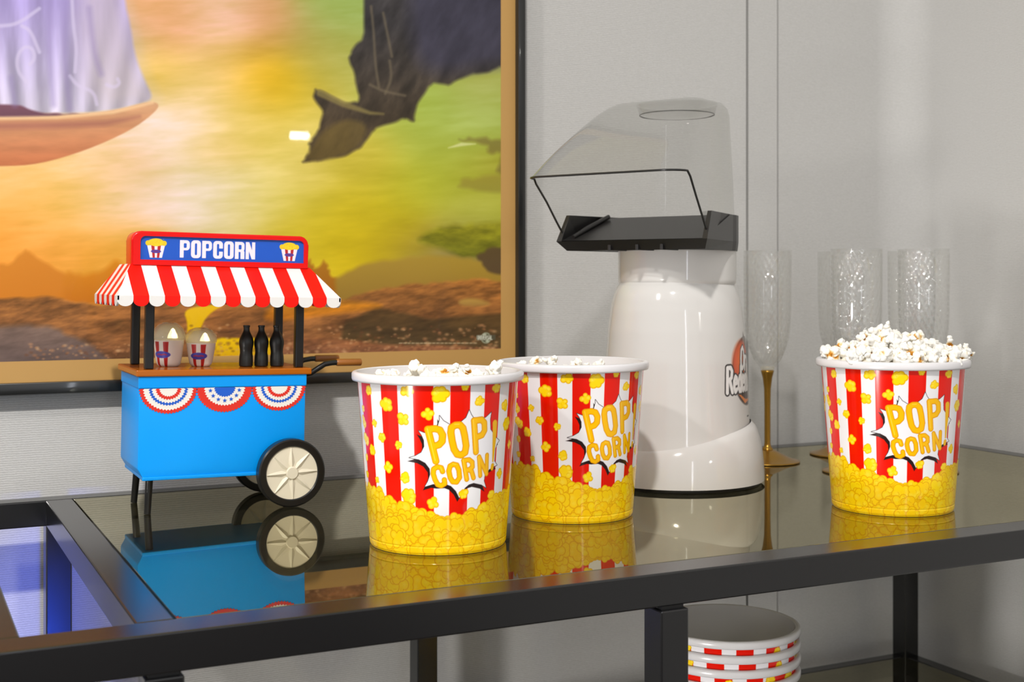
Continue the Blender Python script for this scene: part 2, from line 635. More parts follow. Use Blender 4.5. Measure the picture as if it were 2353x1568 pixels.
rail(2.57, 5.744, FY1 - RW + .02, FY1 - .01, SZ)
rail(2.375, 2.465, FY0 + RW, FY1 - RW, SZ)
rail(5.762, 5.852, FY0 + RW, FY1 - RW, SZ)
o = box('lower_shelf', (2.47, 5.757, FY0 + RW + .01, FY1 - RW + .015, SZ - .03, SZ - .002), M['glass'], table, bevel=.002)
tag(o, 'dark glass lower shelf')

# ------------------------------------------------------------------ framed poster: a plain golden landscape
PY = WY - .05
x0p, x1p, zb = -.19, 3.083, -.387          # z here is relative to the lens
fine_z = np.concatenate([np.arange(zb, 1.62, .0040), np.linspace(1.63, 4.45, 60)])
xs_ = np.linspace(x0p, x1p, 860)
GX, GZ = np.meshgrid(xs_, fine_z)
cX = .8976 * GX - .4408 * PY
cZ = .4409 * GX + .8976 * PY
# artwork coordinates: the columns and rows the print occupies in the photograph, a fixed mapping on the flat sheet
AX = 1176 + 2934 * cX / cZ
AY = 642 - 2934 * GZ / cZ
ctrl = [
 (0,0,190,165,205),(120,60,180,165,205),(250,100,188,180,190),(330,30,222,170,130),(400,60,218,165,130),(500,30,222,185,160),(520,120,215,180,125),
 (330,160,218,185,90),(400,190,214,178,85),(470,200,222,195,130),(620,60,195,145,95),(700,120,170,150,85),(620,185,212,165,20),(650,195,208,170,5),(560,200,220,180,80),
 (760,30,150,170,95),(760,130,160,170,90),(740,170,180,170,80),(700,250,210,195,110),(560,250,220,200,130),(440,240,225,205,170),(360,260,225,205,180),
 (600,300,215,195,100),(500,330,222,195,125),(400,300,228,210,185),(300,400,225,190,150),(200,380,226,200,160),(60,400,226,190,130),(20,470,225,165,80),(100,500,228,185,110),
 (200,430,226,185,115),(150,450,226,180,90),(250,470,222,200,165),(350,450,222,205,180),(450,440,220,208,180),(550,450,216,205,160),(620,450,214,200,110),(700,400,212,195,110),
 (800,330,205,190,85),(850,400,190,175,60),(900,250,175,185,90),(1000,230,160,180,85),(1050,300,165,180,90),(1100,200,165,165,90),(1120,250,160,175,85),(1000,350,175,185,85),
 (1130,400,170,165,70),(950,430,185,185,60),(1050,420,175,180,65),(1130,480,165,168,60),(1080,510,175,172,80),(900,500,190,175,40),(820,500,200,180,30),(740,500,205,190,70),
 (880,560,195,170,30),(780,560,205,180,20),(960,580,165,145,60),(700,580,205,185,60),(1020,600,150,135,90),(1100,600,125,110,75),
 (0,560,222,150,60),(100,560,225,155,70),(200,580,222,160,70),(280,560,222,170,80)]
acc = np.zeros(GX.shape + (3,)); wsum = np.zeros(GX.shape)
for (a, b, r_, g_, b_) in ctrl:
    ww = np.exp(-((AX - a) ** 2 + ((AY - b) * 1.25) ** 2) / (2 * 58 ** 2)) + 1e-7 / (1 + ((AX - a) ** 2 + (AY - b) ** 2) / 1e4)
    acc += ww[..., None] * np.array([r_, g_, b_]); wsum += ww
pc = Canvas(AX, AY, (0, 0, 0), 2.0)
pc.img = acc / wsum[..., None]
rng = np.random.RandomState(5)


def fbm(X, Y, sx, sy, seed, oct=4):
    r = np.random.RandomState(seed)
    out = np.zeros(X.shape); amp = 1.
    for k in range(oct):
        G = r.rand(64, 64)
        x = X / sx * 2 ** k + 17.3 * k; y = Y / sy * 2 ** k + 9.1 * k
        xi = np.floor(x).astype(int); yi = np.floor(y).astype(int)
        fx = x - xi; fy = y - yi
        fx = fx * fx * (3 - 2 * fx); fy = fy * fy * (3 - 2 * fy)
        v = (G[yi % 64, xi % 64] * (1 - fx) + G[yi % 64, (xi + 1) % 64] * fx) * (1 - fy) + (G[(yi + 1) % 64, xi % 64] * (1 - fx) + G[(yi + 1) % 64, (xi + 1) % 64] * fx) * fy
        out += amp * (v - .5); amp *= .55
    return out


cloud = fbm(AX, AY + .12 * AX, 190, 60, 3) + .45 * fbm(AX, AY + .06 * AX, 70, 11, 61, 4)
pc.img *= (1 + .10 * cloud)[..., None]
pc.img[..., 2] *= (1 + .18 * cloud)
mean_ = pc.img.mean(-1, keepdims=True)
pc.img = np.clip(mean_ + (pc.img - mean_) * 1.12, 0, 255)


def ragged(pts, amp, seed, n=5):
    r = random.Random(seed); out = []
    for i in range(len(pts)):
        a, b = pts[i], pts[(i + 1) % len(pts)]
        for k in range(n):
            t = k / n
            out.append((a[0] + (b[0] - a[0]) * t + r.uniform(-amp, amp), a[1] + (b[1] - a[1]) * t + r.uniform(-amp, amp)))
    return out


def chaikin(p, it=2, closed=True):
    for _ in range(it):
        q = []
        n = len(p)
        for i in range(n if closed else n - 1):
            a, b = p[i], p[(i + 1) % n]
            q += [(a[0] * .75 + b[0] * .25, a[1] * .75 + b[1] * .25), (a[0] * .25 + b[0] * .75, a[1] * .25 + b[1] * .75)]
        p = q if closed else [p[0]] + q + [p[-1]]
    return p


def shade(poly, soft, top, bot, tex=None, y0=None, y1=None, alpha=1.):
    """fill an outline of the print with a two-tone wash and texture"""
    k = Canvas(AX, AY, (0, 0, 0), 2.0)
    poly = chaikin(poly, 2 if len(poly) < 60 else 1)
    k.poly(poly, (1, 1, 1), soft=soft)
    mk = k.img * alpha
    ys = [p[1] for p in poly]
    y0 = min(ys) if y0 is None else y0; y1 = max(ys) if y1 is None else y1
    t = np.clip((AY - y0) / (y1 - y0), 0, 1)[..., None]
    c = np.array(top) * (1 - t) + np.array(bot) * t
    if tex is not None:
        c = c * (1 + tex[..., None])
    pc.img = pc.img * (1 - mk) + c * mk


# far hazy ridges, dunes, near ground
shade(ragged([(-200, 620), (-60, 600), (20, 610), (60, 575), (80, 590), (130, 620), (200, 650), (250, 690), (-200, 700)], 3, 1), 10, (205, 130, 40), (200, 120, 30))
shade(ragged([(150, 625), (200, 635), (270, 600), (330, 640), (420, 620), (520, 650), (640, 640), (700, 640), (780, 650), (900, 700), (150, 700)], 5, 2), 14, (208, 135, 30), (190, 110, 25))
shade(ragged([(690, 620), (710, 596), (722, 620), (745, 594), (760, 630), (790, 650), (790, 690), (640, 690)], 4, 22), 8, (170, 115, 25), (160, 95, 20))
shade(ragged([(960, 550), (1010, 520), (1080, 515), (1160, 508), (1160, 590), (1060, 592)], 4, 8), 16, (150, 145, 30), (110, 110, 30), .3 * fbm(AX, AY, 40, 14, 9))
shade(ragged([(770, 640), (840, 605), (940, 592), (1040, 586), (1100, 600), (1200, 600), (1200, 760), (770, 760)], 3, 3), 12, (170, 140, 50), (135, 100, 40))
shade(ragged([(1095, 590), (1120, 572), (1200, 560), (1200, 640), (1120, 625)], 3, 4), 8, (96, 78, 46), (90, 70, 45))
gt = .42 * fbm(AX, AY + .1 * AX, 90, 16, 11, 5) + .22 * fbm(AX, AY + .25 * AX, 22, 7, 51, 3)
shade(ragged([(-200, 690), (-50, 690), (100, 682), (220, 700), (330, 690), (500, 690), (680, 680), (780, 690), (860, 665), (930, 655), (1010, 650), (1090, 640), (1200, 650), (1200, 900), (-200, 900)], 3, 5), 8, (168, 108, 48), (92, 62, 48), gt)
shade(ragged([(-200, 760), (50, 745), (120, 752), (200, 790), (300, 850), (300, 900), (-200, 900)], 5, 6), 14, (118, 96, 84), (88, 74, 74), .4 * gt)
shade(ragged([(790, 745), (870, 705), (930, 722), (1000, 735), (1200, 715), (1200, 900), (760, 900)], 3, 7), 10, (92, 66, 34), (74, 64, 44), .6 * gt)
shade([(620, 700), (760, 690), (900, 700), (820, 716), (700, 730), (600, 742)], 14, (214, 138, 30), (190, 112, 26), .5 * gt)
shade([(1050, 690), (1090, 684), (1140, 702), (1060, 706)], 8, (190, 150, 70), (160, 120, 60))
shade(ragged([(600, 770), (760, 780), (1000, 795), (1160, 800), (1160, 812), (600, 830)], 4, 17), 8, (150, 96, 56), (120, 80, 60), gt)
# sunlit yellow field and a golden bank
shade([(420, 712), (470, 702), (520, 700), (486, 716), (462, 745), (456, 790), (425, 790), (432, 745)], 5, (232, 188, 20), (224, 178, 10))
shade([(480, 776), (560, 778), (640, 776), (650, 800), (620, 835), (470, 838)], 6, (236, 196, 8), (212, 158, 8))
# a pale lilac cloud bank with long folds on the left
fold = .16 * np.sin((AX + .22 * (AY - 260) * (AX - 120) / 200) / 9.) * np.clip(AY / 200, .3, 1) + .12 * fbm(AX, AY, 26, 160, 21)
shade([(-400, -300), (260, -300), (285, 0), (300, 60), (310, 130), (335, 190), (352, 225), (330, 238), (240, 258), (130, 262), (0, 262), (-400, 262)], 9, (165, 150, 208), (186, 180, 198), fold, y0=-20)
lavr = Canvas(AX, AY, (0, 0, 0), 2.)
lavr.poly([(190, -300), (270, -300), (285, 0), (310, 130), (352, 225), (330, 238), (240, 256), (200, 200), (180, 60)], (1, 1, 1), soft=60)
pc.img = pc.img * (1 - .5 * lavr.img) + np.array([198, 186, 184]) * .5 * lavr.img
shade(ragged([(-300, 236), (40, 240), (110, 262), (210, 262), (110, 272), (-300, 280)], 3, 12), 6, (120, 80, 95), (100, 66, 80))
shade([(-400, 268), (0, 272), (130, 268), (260, 256), (345, 232), (368, 240), (352, 262), (300, 300), (200, 345), (90, 378), (0, 383), (-400, 385)], 4, (206, 160, 120), (188, 110, 70), .10 * fbm(AX, AY, 90, 18, 33))
pc.stroke([(-300, 276), (0, 272), (130, 270), (260, 258), (350, 236)], [4, 4, 4, 4, 3], (232, 196, 150), alpha=.8, soft=6)
pc.stroke([(-300, 296), (0, 290), (130, 288), (240, 284), (320, 268)], [8, 8, 8, 6, 2], (150, 92, 84), alpha=.6, soft=12)
# a dark ragged storm cloud trailing down from the upper right
dk = .42 * fbm(AX + .4 * AY, AY, 26, 52, 41, 5)
shade(ragged([(830, -300), (1300, -300), (1300, 150), (1150, 150), (1120, 165), (1085, 170), (1030, 195), (1000, 190), (985, 200), (960, 240), (950, 280), (930, 272), (905, 280), (865, 292), (850, 310), (830, 340), (790, 360), (735, 368), (695, 374), (712, 350), (710, 330), (722, 312), (735, 296), (742, 260), (720, 225), (722, 206), (745, 212), (790, 235), (825, 236), (820, 200), (812, 160), (800, 140), (808, 115), (830, 95), (836, 60)], 2.5, 13, 3), 9, (58, 55, 56), (70, 58, 42), dk, y0=60, y1=300)
shade([(930, -300), (1300, -300), (1300, 130), (1120, 150), (1020, 170), (960, 150), (940, 60)], 50, (62, 60, 78), (60, 58, 74), .4 * dk, alpha=.85)
shade([(700, 372), (712, 345), (740, 300), (800, 270), (850, 290), (820, 345), (760, 366)], 14, (110, 92, 48), (92, 76, 36), .3 * dk, alpha=.8)
pc.stroke([(735, 214), (790, 240), (850, 260), (880, 262)], [8, 7, 4, 2], (140, 126, 72), alpha=.7, soft=6)
for ln in ([(852, 15), (858, 70), (862, 150), (870, 200)], [(880, 30), (892, 90), (900, 130)], [(895, 140), (900, 180), (885, 215)], [(850, 195), (880, 210), (930, 220)]):
    pc.stroke(chaikin(ln, 3, False), 3, (118, 106, 84), alpha=.55, soft=5)
shade(ragged([(1150, 355), (1120, 350), (1118, 335), (1050, 320), (1100, 315), (1135, 322), (1200, 330), (1200, 420), (1140, 400)], 4, 15), 10, (120, 105, 50), (120, 105, 50), alpha=.7)
shade(ragged([(1052, 430), (1065, 412), (1110, 405), (1200, 400), (1200, 450), (1100, 440)], 4, 16), 12, (150, 135, 50), (140, 130, 50), alpha=.7)
pc.stroke([(1030, 340), (1060, 332), (1092, 331)], [1, 4, 1], (214, 216, 150), alpha=.8, soft=4)
# scrub and stones in the near ground
for k in range(620):
    a = rng.uniform(60, 1150); b = rng.uniform(0, 1) ** .7
    b = 745 + 80 * b
    if a < 420 and b < 790 + (420 - a) * .0: continue
    c_ = [(196, 140, 96), (110, 66, 40), (168, 112, 70), (214, 168, 120)][rng.randint(4)]
    pc_r = rng.uniform(1.5, 4.5)
    pc_i = (np.abs(AX - a) < 12) & (np.abs(AY - b) < 8)
    j_, i_ = np.nonzero(pc_i)
    if len(j_) == 0: continue
    sl_ = (slice(j_.min(), j_.max() + 1), slice(i_.min(), i_.max() + 1))
    q_ = np.hypot((AX[sl_] - a) / (pc_r * 1.6), (AY[sl_] - b) / pc_r)
    k_ = np.clip(1.2 - q_, 0, 1)[..., None] * .55
    pc.img[sl_] = pc.img[sl_] * (1 - k_) + np.array(c_, float) * k_
# pale curls in the lilac cloud bank
for pts_ in ([(62, 190), (40, 165), (38, 130), (55, 106), (76, 112), (80, 136), (68, 148)], [(160, 175), (178, 198), (215, 210), (222, 240)], [(165, 0), (168, 60), (176, 110), (172, 165)], [(0, 60), (40, 56), (90, 20)], [(245, 195), (262, 202), (275, 192), (270, 182)], [(90, 120), (70, 70), (50, 60)]):
    pc.stroke(chaikin(pts_, 3, False), 4, (206, 196, 224), alpha=.6, soft=5)
for pts_ in ([(115, -20), (112, 90), (122, 240)], [(150, 0), (146, 110), (160, 250)], [(205, 20), (215, 120), (232, 170)], [(25, 180), (34, 240)]):
    pc.stroke(chaikin(pts_, 3, False), 7, (140, 126, 176), alpha=.4, soft=12)
# printer's marks at the foot of the sheet
for k in range(96):
    a = 915 + k * 1.9
    pc.stroke([(a, 789 + (a - 915) * -.001), (a + .9, 789 + (a - 915) * -.001)], .9, (214, 190, 150), alpha=.75 if (k * 7) % 5 else .1)
pc.ellipse(1116, 777, 11.5, 12.5, (170, 176, 150)); pc.ellipse(1116, 777, 9.3, 10.3, (88, 86, 66))
pc.ellipse(1113, 771, 5, 4, (190, 194, 170)); pc.ellipse(1119, 784, 4, 3, (180, 184, 160))
pc.poly([(1094, 771), (1138, 770), (1138, 781), (1094, 782)], (84, 80, 62))
cx_ = 1096
for ch in 'UNIVERSAL':
    mx = max(p[0] for l in GL[ch] for p in l)
    for l in GL[ch]:
        pc.stroke([(cx_ + 7.2 * a, 780.5 - 8.5 * b) for a, b in l], .75, (216, 218, 200))
    cx_ += 7.2 * (mx + .12) * .95
P = np.stack([S * GX, np.full_like(GX, S * (PY - .002)), TZ + S * (1 + GZ)], -1)
pic = empty('framed_poster', W(1.44, PY, 1 - .543), 'large wall poster of yellow sky over brown hills in a black and gold frame', 'poster')
pic.location = (0, 0, 0)
grid_mesh('print', np.clip(P, -99, 99), pc.rows(), M['poster'], pic)
pic_m = {'m': .087, 'f': .070}


def frame_ring(name, x0, x1, z0, z1, wd, y0, y1, m, bevel):
    bm = bmesh.new()
    add_box(bm, x0, x1, y0, y1, z0, z0 + wd[1], bevel)
    add_box(bm, x0, x1, y0, y1, z1 - wd[1], z1, bevel)
    add_box(bm, x0, x0 + wd[0], y0, y1, z0 + wd[1], z1 - wd[1], bevel)
    add_box(bm, x1 - wd[0], x1, y0, y1, z0 + wd[1], z1 - wd[1], bevel)
    o = bm_obj(name, bm, m, pic, 'auto')
    o.location = (0, 0, TZ + S)
    return o


frame_ring('mount', x0p - .09, x1p + .09, zb - .102, 4.45 + .102, (.09, .102), PY - .004, PY + .02, M['mount'], 0)
frame_ring('frame', x0p - .134, x1p + .134, zb - .155, 4.45 + .155, (.045, .055), PY - .045, WY - .001, M['pframe'], .005)
o = box('backing', (x0p - .1, x1p + .1, PY + .003, WY - .002, zb - .1, 4.5), M['foot'], pic); o.location = (0, 0, TZ + S)

# ------------------------------------------------------------------ printed popcorn tubs
R0, R1, BH = .259, .306, .622
RM = .285
HALF = PI * RM
NC, NR = 1264, 380


def trace(zx, zy, zoom, ox, oy):
    """a point of the label as read on the front tub -> (arc length, height) on the tub wall"""
    px, y = ox + zx / zoom, oy + zy / zoom
    Ry = 183 + (y - 890) / (1260 - 890) * (157 - 183)
    th = math.asin(max(-1, min(1, (px - 1006) / Ry)))
    yb, yt = 1246 + 32 * math.cos(th), 872 + 15 * math.cos(th)
    return ((th - math.radians(15.5)) * RM, BH * (yb - y) / (yb - yt))


us = (np.arange(NC // 2) / (NC // 2) - .5) * HALF
vs = np.linspace(0, BH, NR)
cv = Canvas(us, vs, (236, 234, 236), .0022)
per = 2 * PI / 14 * RM
rw = per * .55
for k in range(-4, 5):
    c = k * per
    cv.poly([(c - rw / 2, -.01), (c + rw / 2, -.01), (c + rw / 2, BH + .01), (c - rw / 2, BH + .01)], (228, 22, 2))
rn = random.Random(11)
OUTC, FILC, HIC = (232, 176, 6), (252, 214, 14), (252, 230, 120)


def kern(cx, cy, s, outc=OUTC, filc=FILC, hic=HIC, ow=.14):
    n = rn.choice((4, 5, 5, 6)); a0 = rn.uniform(0, 6.28)
    L = []
    for i in range(n):
        a = a0 + i * 2 * PI / n + rn.uniform(-.25, .25)
        d = s * rn.uniform(.42, .62); r = s * rn.uniform(.36, .52)
        L.append((cx + d * math.cos(a), cy + d * math.sin(a), r))
    L.append((cx, cy, s * .5))
    for (x, y, r) in L:
        cv.ellipse(x, y, r + s * ow * .5, r + s * ow * .5, outc)
    for (x, y, r) in L:
        cv.ellipse(x, y, r - s * ow * .5, r - s * ow * .5, filc)
    for (x, y, r) in L[:3]:
        cv.ellipse(x, y, r * .5, r * .45, hic, alpha=.6, soft=r * .8)
    for k in range(3):
        x, y, r = rn.choice(L)
        a = rn.uniform(0, 6)
        cv.stroke([(x + .5 * r * math.cos(a + t), y + .5 * r * math.sin(a + t)) for t in (0, .5, 1., 1.5)], s * .025, outc, alpha=.75)


K = 1 / 3.136 * .00156
for (x, y, s_) in [(228, 310, 34), (355, 410, 52), (500, 318, 42), (722, 338, 54), (893, 290, 28), (1112, 300, 34), (993, 390, 34), (640, 480, 38), (474, 517, 42), (270, 545, 26), (1172, 425, 36), (1188, 553, 44), (325, 645, 34), (253, 738, 34), (440, 705, 27), (370, 858, 38), (483, 937, 36), (287, 952, 24), (512, 1065, 52), (676, 1117, 40), (1137, 912, 34), (1077, 1065, 32), (1210, 705, 30)]:
    u, v = trace(x, y, 3.136, 780, 800)
    kern(u, v, s_ * K * 1.15)
for k in range(16):
    sd = rn.choice((-1, 1))
    u = sd * rn.uniform(.30 if sd > 0 else .40, HALF / 2 - .02)
    kern(u, rn.uniform(.26, .58), rn.uniform(.014, .024))


def mound(u):
    """height of the printed popcorn heap along the tub"""
    a = abs(((u + HALF / 2) % HALF) - HALF / 2 + .045)
    return .120 + .085 * min(a / .30, 1) ** 1.3


pts = [(-HALF / 2 - .01, -.02)] + [(x, mound(x) - .012) for x in np.linspace(-HALF / 2 - .01, HALF / 2 + .01, 60)] + [(HALF / 2 + .01, -.02)]
cv.poly(pts, (250, 206, 6))
blobs = []
for k in range(170):
    u = rn.uniform(-HALF / 2, HALF / 2)
    v = mound(u) * (rn.random() ** .8)
    blobs.append((v, u))
for k in range(24):
    u = -HALF / 2 + HALF * k / 24
    blobs.append((mound(u) - .012 + rn.uniform(-.014, .006), u))
for v, u in sorted(blobs, key=lambda q: -q[0] + rn.uniform(-.05, .05)):
    t = v / .3
    s_ = rn.uniform(.033, .045)
    fc = (252 + rn.uniform(-3, 3), 206 + 12 * t + rn.uniform(-6, 6), 4 + 22 * t)
    oc = (232, 166 + 8 * t, 2)
    for du in (0,):
        kern(u, v, s_, oc, fc, (253, 224, 60 + 70 * t), .08)

# comic burst and lettering
Z4 = lambda x, y: trace(x, y, 5.227, 900, 900)
K4 = 1 / 5.227 * .00156
burst = [(228, 797), (300, 775), (365, 735), (398, 665), (395, 590), (370, 530), (335, 475), (405, 505), (550, 425), (572, 345), (570, 298), (615, 360), (690, 408), (815, 372), (870, 325), (907, 235), (930, 290), (958, 332), (1095, 328), (1163, 263), (1150, 350), (1155, 470), (1225, 570), (1262, 603), (1235, 640), (1215, 700), (1205, 850), (1237, 898), (1195, 915), (1140, 950), (1090, 1015), (1080, 1085), (1105, 1168), (1050, 1130), (960, 1108), (905, 1125), (860, 1165), (795, 1285), (755, 1200), (700, 1140), (650, 1120), (560, 1125), (500, 1115), (405, 1145), (440, 1080), (465, 1000), (460, 930), (410, 860), (340, 820)]
bp = [Z4(*p) for p in burst]
sh = [(u - 25 * K4, v - 45 * K4) for u, v in bp]
cv.poly(sh, (40, 26, 26))
cv.poly(bp, (30, 22, 24), grow=6 * K4)
cv.poly(bp, (236, 234, 238))
u, v = trace(882, 1057, 3.136, 780, 800); kern(u, v, 42 * K)


def glyph(strokes, r):
    for grow, c in ((2.5, (210, 138, 4)), (-3, (238, 166, 4)), (-10, (246, 186, 8))):
        for st in strokes:
            cv.stroke([Z4(*p) for p in st], (r + grow) * K4 * 1.16, c)
    for st in strokes[:1]:
        q = [Z4(p[0] - 8, p[1] - 8) for p in st[:2]]
        cv.stroke(q, r * .14 * K4, (252, 216, 90), alpha=.8)


glyph([[(440, 460), (530, 840)], [(440, 460), (520, 452), (575, 470), (605, 530), (600, 605), (565, 645), (500, 665)]], 35)
glyph([[(750, 412), (800, 410), (835, 450), (855, 540), (872, 660), (860, 740), (815, 770), (770, 760), (735, 700), (712, 600), (698, 500), (705, 440), (750, 412)]], 35)
glyph([[(962, 362), (985, 735)], [(962, 362), (1050, 352), (1082, 390), (1085, 480), (1055, 535), (1000, 556)]], 33)
glyph([[(605, 965), (590, 920), (545, 908), (505, 935), (500, 990), (520, 1060), (550, 1120), (590, 1135), (630, 1110), (625, 1065)]], 26)
glyph([[(725, 880), (765, 890), (790, 950), (797, 1040), (765, 1092), (720, 1088), (692, 1040), (676, 960), (690, 900), (725, 880)]], 26)
glyph([[(845, 835), (880, 1062)], [(845, 835), (905, 828), (942, 858), (945, 915), (905, 948), (865, 952)], [(905, 948), (935, 965), (958, 1045)]], 25)
glyph([[(1022, 797), (1036, 1020)], [(1022, 797), (1110, 1000)], [(1115, 777), (1110, 1000)]], 24)
for grow, c in ((2, (216, 150, 14)), (-3, (240, 184, 14))):
    cv.stroke([Z4(1208, 392), Z4(1205, 520), Z4(1186, 850)], [(38 + grow) * K4, (34 + grow) * K4, (10 + grow) * K4], c)
    cv.stroke([Z4(1182, 900), Z4(1176, 938)], (25 + grow) * K4, c)

half = lin(cv.img)
full = np.concatenate([half, half], axis=1)
# outer wall: wall angle 0 is the middle of the label
th = (np.arange(NC) / NC) * 2 * PI - PI / 2
vz = vs.copy()
rr = R0 + (R1 - R0) * vz / BH
rr = rr - .004 * np.exp(-(vz / .006) ** 2) - .0016 * np.exp(-((vz - .030) / .0022) ** 2)
TH, RR = np.meshgrid(th, rr); VZ = np.repeat(vz[:, None], NC, 1)
# label middle faces local -Y, running left to right as seen from outside
Pm = np.stack([S * RR * np.sin(TH), -S * RR * np.cos(TH), S * VZ], -1)
tub_body = grid_mesh('tub_wall', Pm, full.reshape(-1, 3), M['tub_print'], None, True, wrap=True)
tw = tub_body.data
tub = empty('popcorn_tub', (0, 0, 0), 'x', 'bucket')
tub_body.parent = tub
prof = [(0, .004), (R0 - .02, .004), (R0 - .006, .0), (R0 - .0035, .001)]
prof_in = [(R0 - .0042, .012), (R1 - .0042, BH), (R1 - .0042, BH + .028)]
bm = bmesh.new()
add_lathe(bm, [(0, .010), (R0 - .006, .010)] + prof_in, 96)
add_lathe(bm, prof, 96)
bm_obj('tub_liner', bm, M['tub_white'], tub, 'auto', recalc=False)
lp = [(R1 - .0042, BH + .024), (R1 - .001, BH + .0295), (R1 + .008, BH + .031), (R1 + .017, BH + .0285), (R1 + .0215, BH + .022), (R1 + .0215, BH + .004), (R1 + .019, BH - .003), (R1 + .004, BH - .003), (R1 - .001, BH - .001), (R1 - .0042, BH + .024)]
bm = bmesh.new(); add_lathe(bm, lp[::-1], 128)
bm_obj('rim', bm, M['tub_white'], tub, True)


def cam_to_world(px, Z):
    X = (px - 1176) / 2934 * Z
    return (X * .8976 + Z * .4409, -X * .4408 + Z * .8976)


def facing(px, deg):
    """z rotation that turns local -Y to the lens, then the label deg to the right of it"""
    X = (px - 1176) / 2934
    a_cam = math.atan2(-1, -X)             # direction to the lens in lens plan
    a = a_cam - math.atan2(.4409, .8976)
    return a + PI / 2 + math.radians(deg)


TUBS = [('A', 1006, 4.872, 15.5, 'striped popcorn tub in front, nearest the lens, beside the toy cart wheel'),
        ('B', 1314, 5.465, 33, 'striped popcorn tub half hidden behind the front one, before the white popper'),
        ('C', 2050, 5.62, 19.5, 'striped popcorn tub heaped above its rim, standing alone at the right')]
tubs = {}
for i, (k_, px, Z, dg, lb) in enumerate(TUBS):
    t = tub if i == 0 else copy_tree(tub)
    x, y = cam_to_world(px, Z)
    t.location = W(x, y, .0005)
    t.rotation_euler = (0, 0, facing(px, dg))
    t['label'] = lb; t['group'] = 'striped popcorn tubs'
    tubs[k_] = (t, x, y)
sxy = cam_to_world(1668, 5.72)
names = ['bottom', 'second from the bottom', 'third from the bottom', 'topmost']
for i in range(4):
    t = copy_tree(tub)
    t.location = W(sxy[0], sxy[1], SZ + .0005 + .062 * i)
    t.rotation_euler = (0, 0, facing(1668, (170, 75, -60, 118)[i]))
    t['label'] = 'empty striped tub on the lower shelf, %s of the nested stack' % names[i]
    t['group'] = 'empty popcorn tubs nested on the lower shelf'

# ------------------------------------------------------------------ popcorn
def kernel_mesh(seed):
    r = random.Random(seed)
    bm = bmesh.new()
    lobes = [(Vector((0, 0, 0)), .42)]
    n = r.randint(6, 9)
    for i in range(n):
        d = Vector((r.gauss(0, 1), r.gauss(0, 1), r.gauss(0, .8))).normalized()
        lobes.append((d * r.uniform(.36, .72), r.uniform(.20, .40)))
    if seed % 3 == 0:
        d = Vector((r.gauss(0, 1), r.gauss(0, 1), .2)).normalized()
        lobes += [(d * .8, .24), (d * 1.08, .17)]
    for c, rad in lobes:
        q = bmesh.ops.create_icosphere(bm, subdivisions=3, radius=rad)
        ax_ = Vector((r.uniform(.75, 1.25), r.uniform(.75, 1.25), r.uniform(.75, 1.25)))
        for v in q['verts']:
            v.co = Vector((v.co.x * ax_.x, v.co.y * ax_.y, v.co.z * ax_.z)) * (1 + .55 * noise.noise(v.co * 4.5 + c * 3 + Vector((seed, 0, 0))) + .16 * noise.noise(v.co * 14 + c * 9)) + c
    me = bpy.data.meshes.new('popped_kernel')
    hd = Vector((r.gauss(0, 1), r.gauss(0, 1), r.gauss(0, 1))).normalized()
    cols = []
    for v in bm.verts:
        p = v.co
        a = noise.noise(p * 3.2 + Vector((seed * 3.1, 1, 2)))
        k = max(0, min(1, (p.normalized().dot(hd) - .42) * 3)) * max(0, min(1, (.72 - p.length) * 4 + a))
        k2 = max(0, min(1, (a - .42) * 4)) * .4
        k = max(k, k2)
        b = lin((246, 244, 238)); y_ = lin((246, 226, 170)); am = lin((206, 140, 44))
        c = b + (y_ - b) * min(1, k * 1.6)
        c = c + (am - c) * max(0, min(1, (k - .45) * 2.2))
        cols.append(c)
    bmesh.ops.scale(bm, vec=(S * .050,) * 3, verts=bm.verts)
    bm.to_mesh(me); bm.free()
    at = me.color_attributes.new('print', 'FLOAT_COLOR', 'POINT')
    arr = np.ones((len(cols), 4), np.float32); arr[:, :3] = np.array(cols)
    at.data.foreach_set('color', arr.reshape(-1))
    me.polygons.foreach_set('use_smooth', [True] * len(me.polygons))
    me.materials.append(M['pop'])
    return me


kms = [kernel_mesh(s) for s in range(1, 11)]
base_k = []
for m_ in kms:
    base_k.append(m_)


def bed(cx, cy, z, rad, dome, nm, label, group_seed):
    r = random.Random(group_seed)
    cen = [(r.uniform(-rad, rad), r.uniform(-rad, rad), r.uniform(-.01, .014)) for _ in range(170)]
    V = []; F = []
    NRr, NS = 34, 96
    for i in range(NRr + 1):
        q = rad * i / NRr
        for k in range(NS):
            a = 2 * PI * k / NS
            x, y = q * math.cos(a), q * math.sin(a)
            h = -.03
            for (a_, b_, c_) in cen:
                d2 = (x - a_) ** 2 + (y - b_) ** 2
                if d2 < .0013:
                    h = max(h, c_ + math.sqrt(.0013 - d2) - .03)
            V.append((x, y, h + dome * (1 - (q / rad) ** 2)))
    for i in range(NRr):
        for k in range(NS):
            F.append((i * NS + k, i * NS + (k + 1) % NS, (i + 1) * NS + (k + 1) % NS, (i + 1) * NS + k))
    nb = len(V)
    # skirt and underside so the heap is solid
    zb_ = -.25
    for k in range(NS):
        a = 2 * PI * k / NS
        V.append(((rad - .02) * math.cos(a), (rad - .02) * math.sin(a), zb_))
    for k in range(NS):
        F.append((NRr * NS + k, NRr * NS + (k + 1) % NS, nb + (k + 1) % NS, nb + k))
    F.append(tuple(nb + k for k in range(NS)))
    o = pydata('popcorn_filling', V, F, M['popbed'], smooth=True)
    o.location = W(cx, cy, z)
    tag(o, label, 'popcorn', None, 'stuff')
    return o


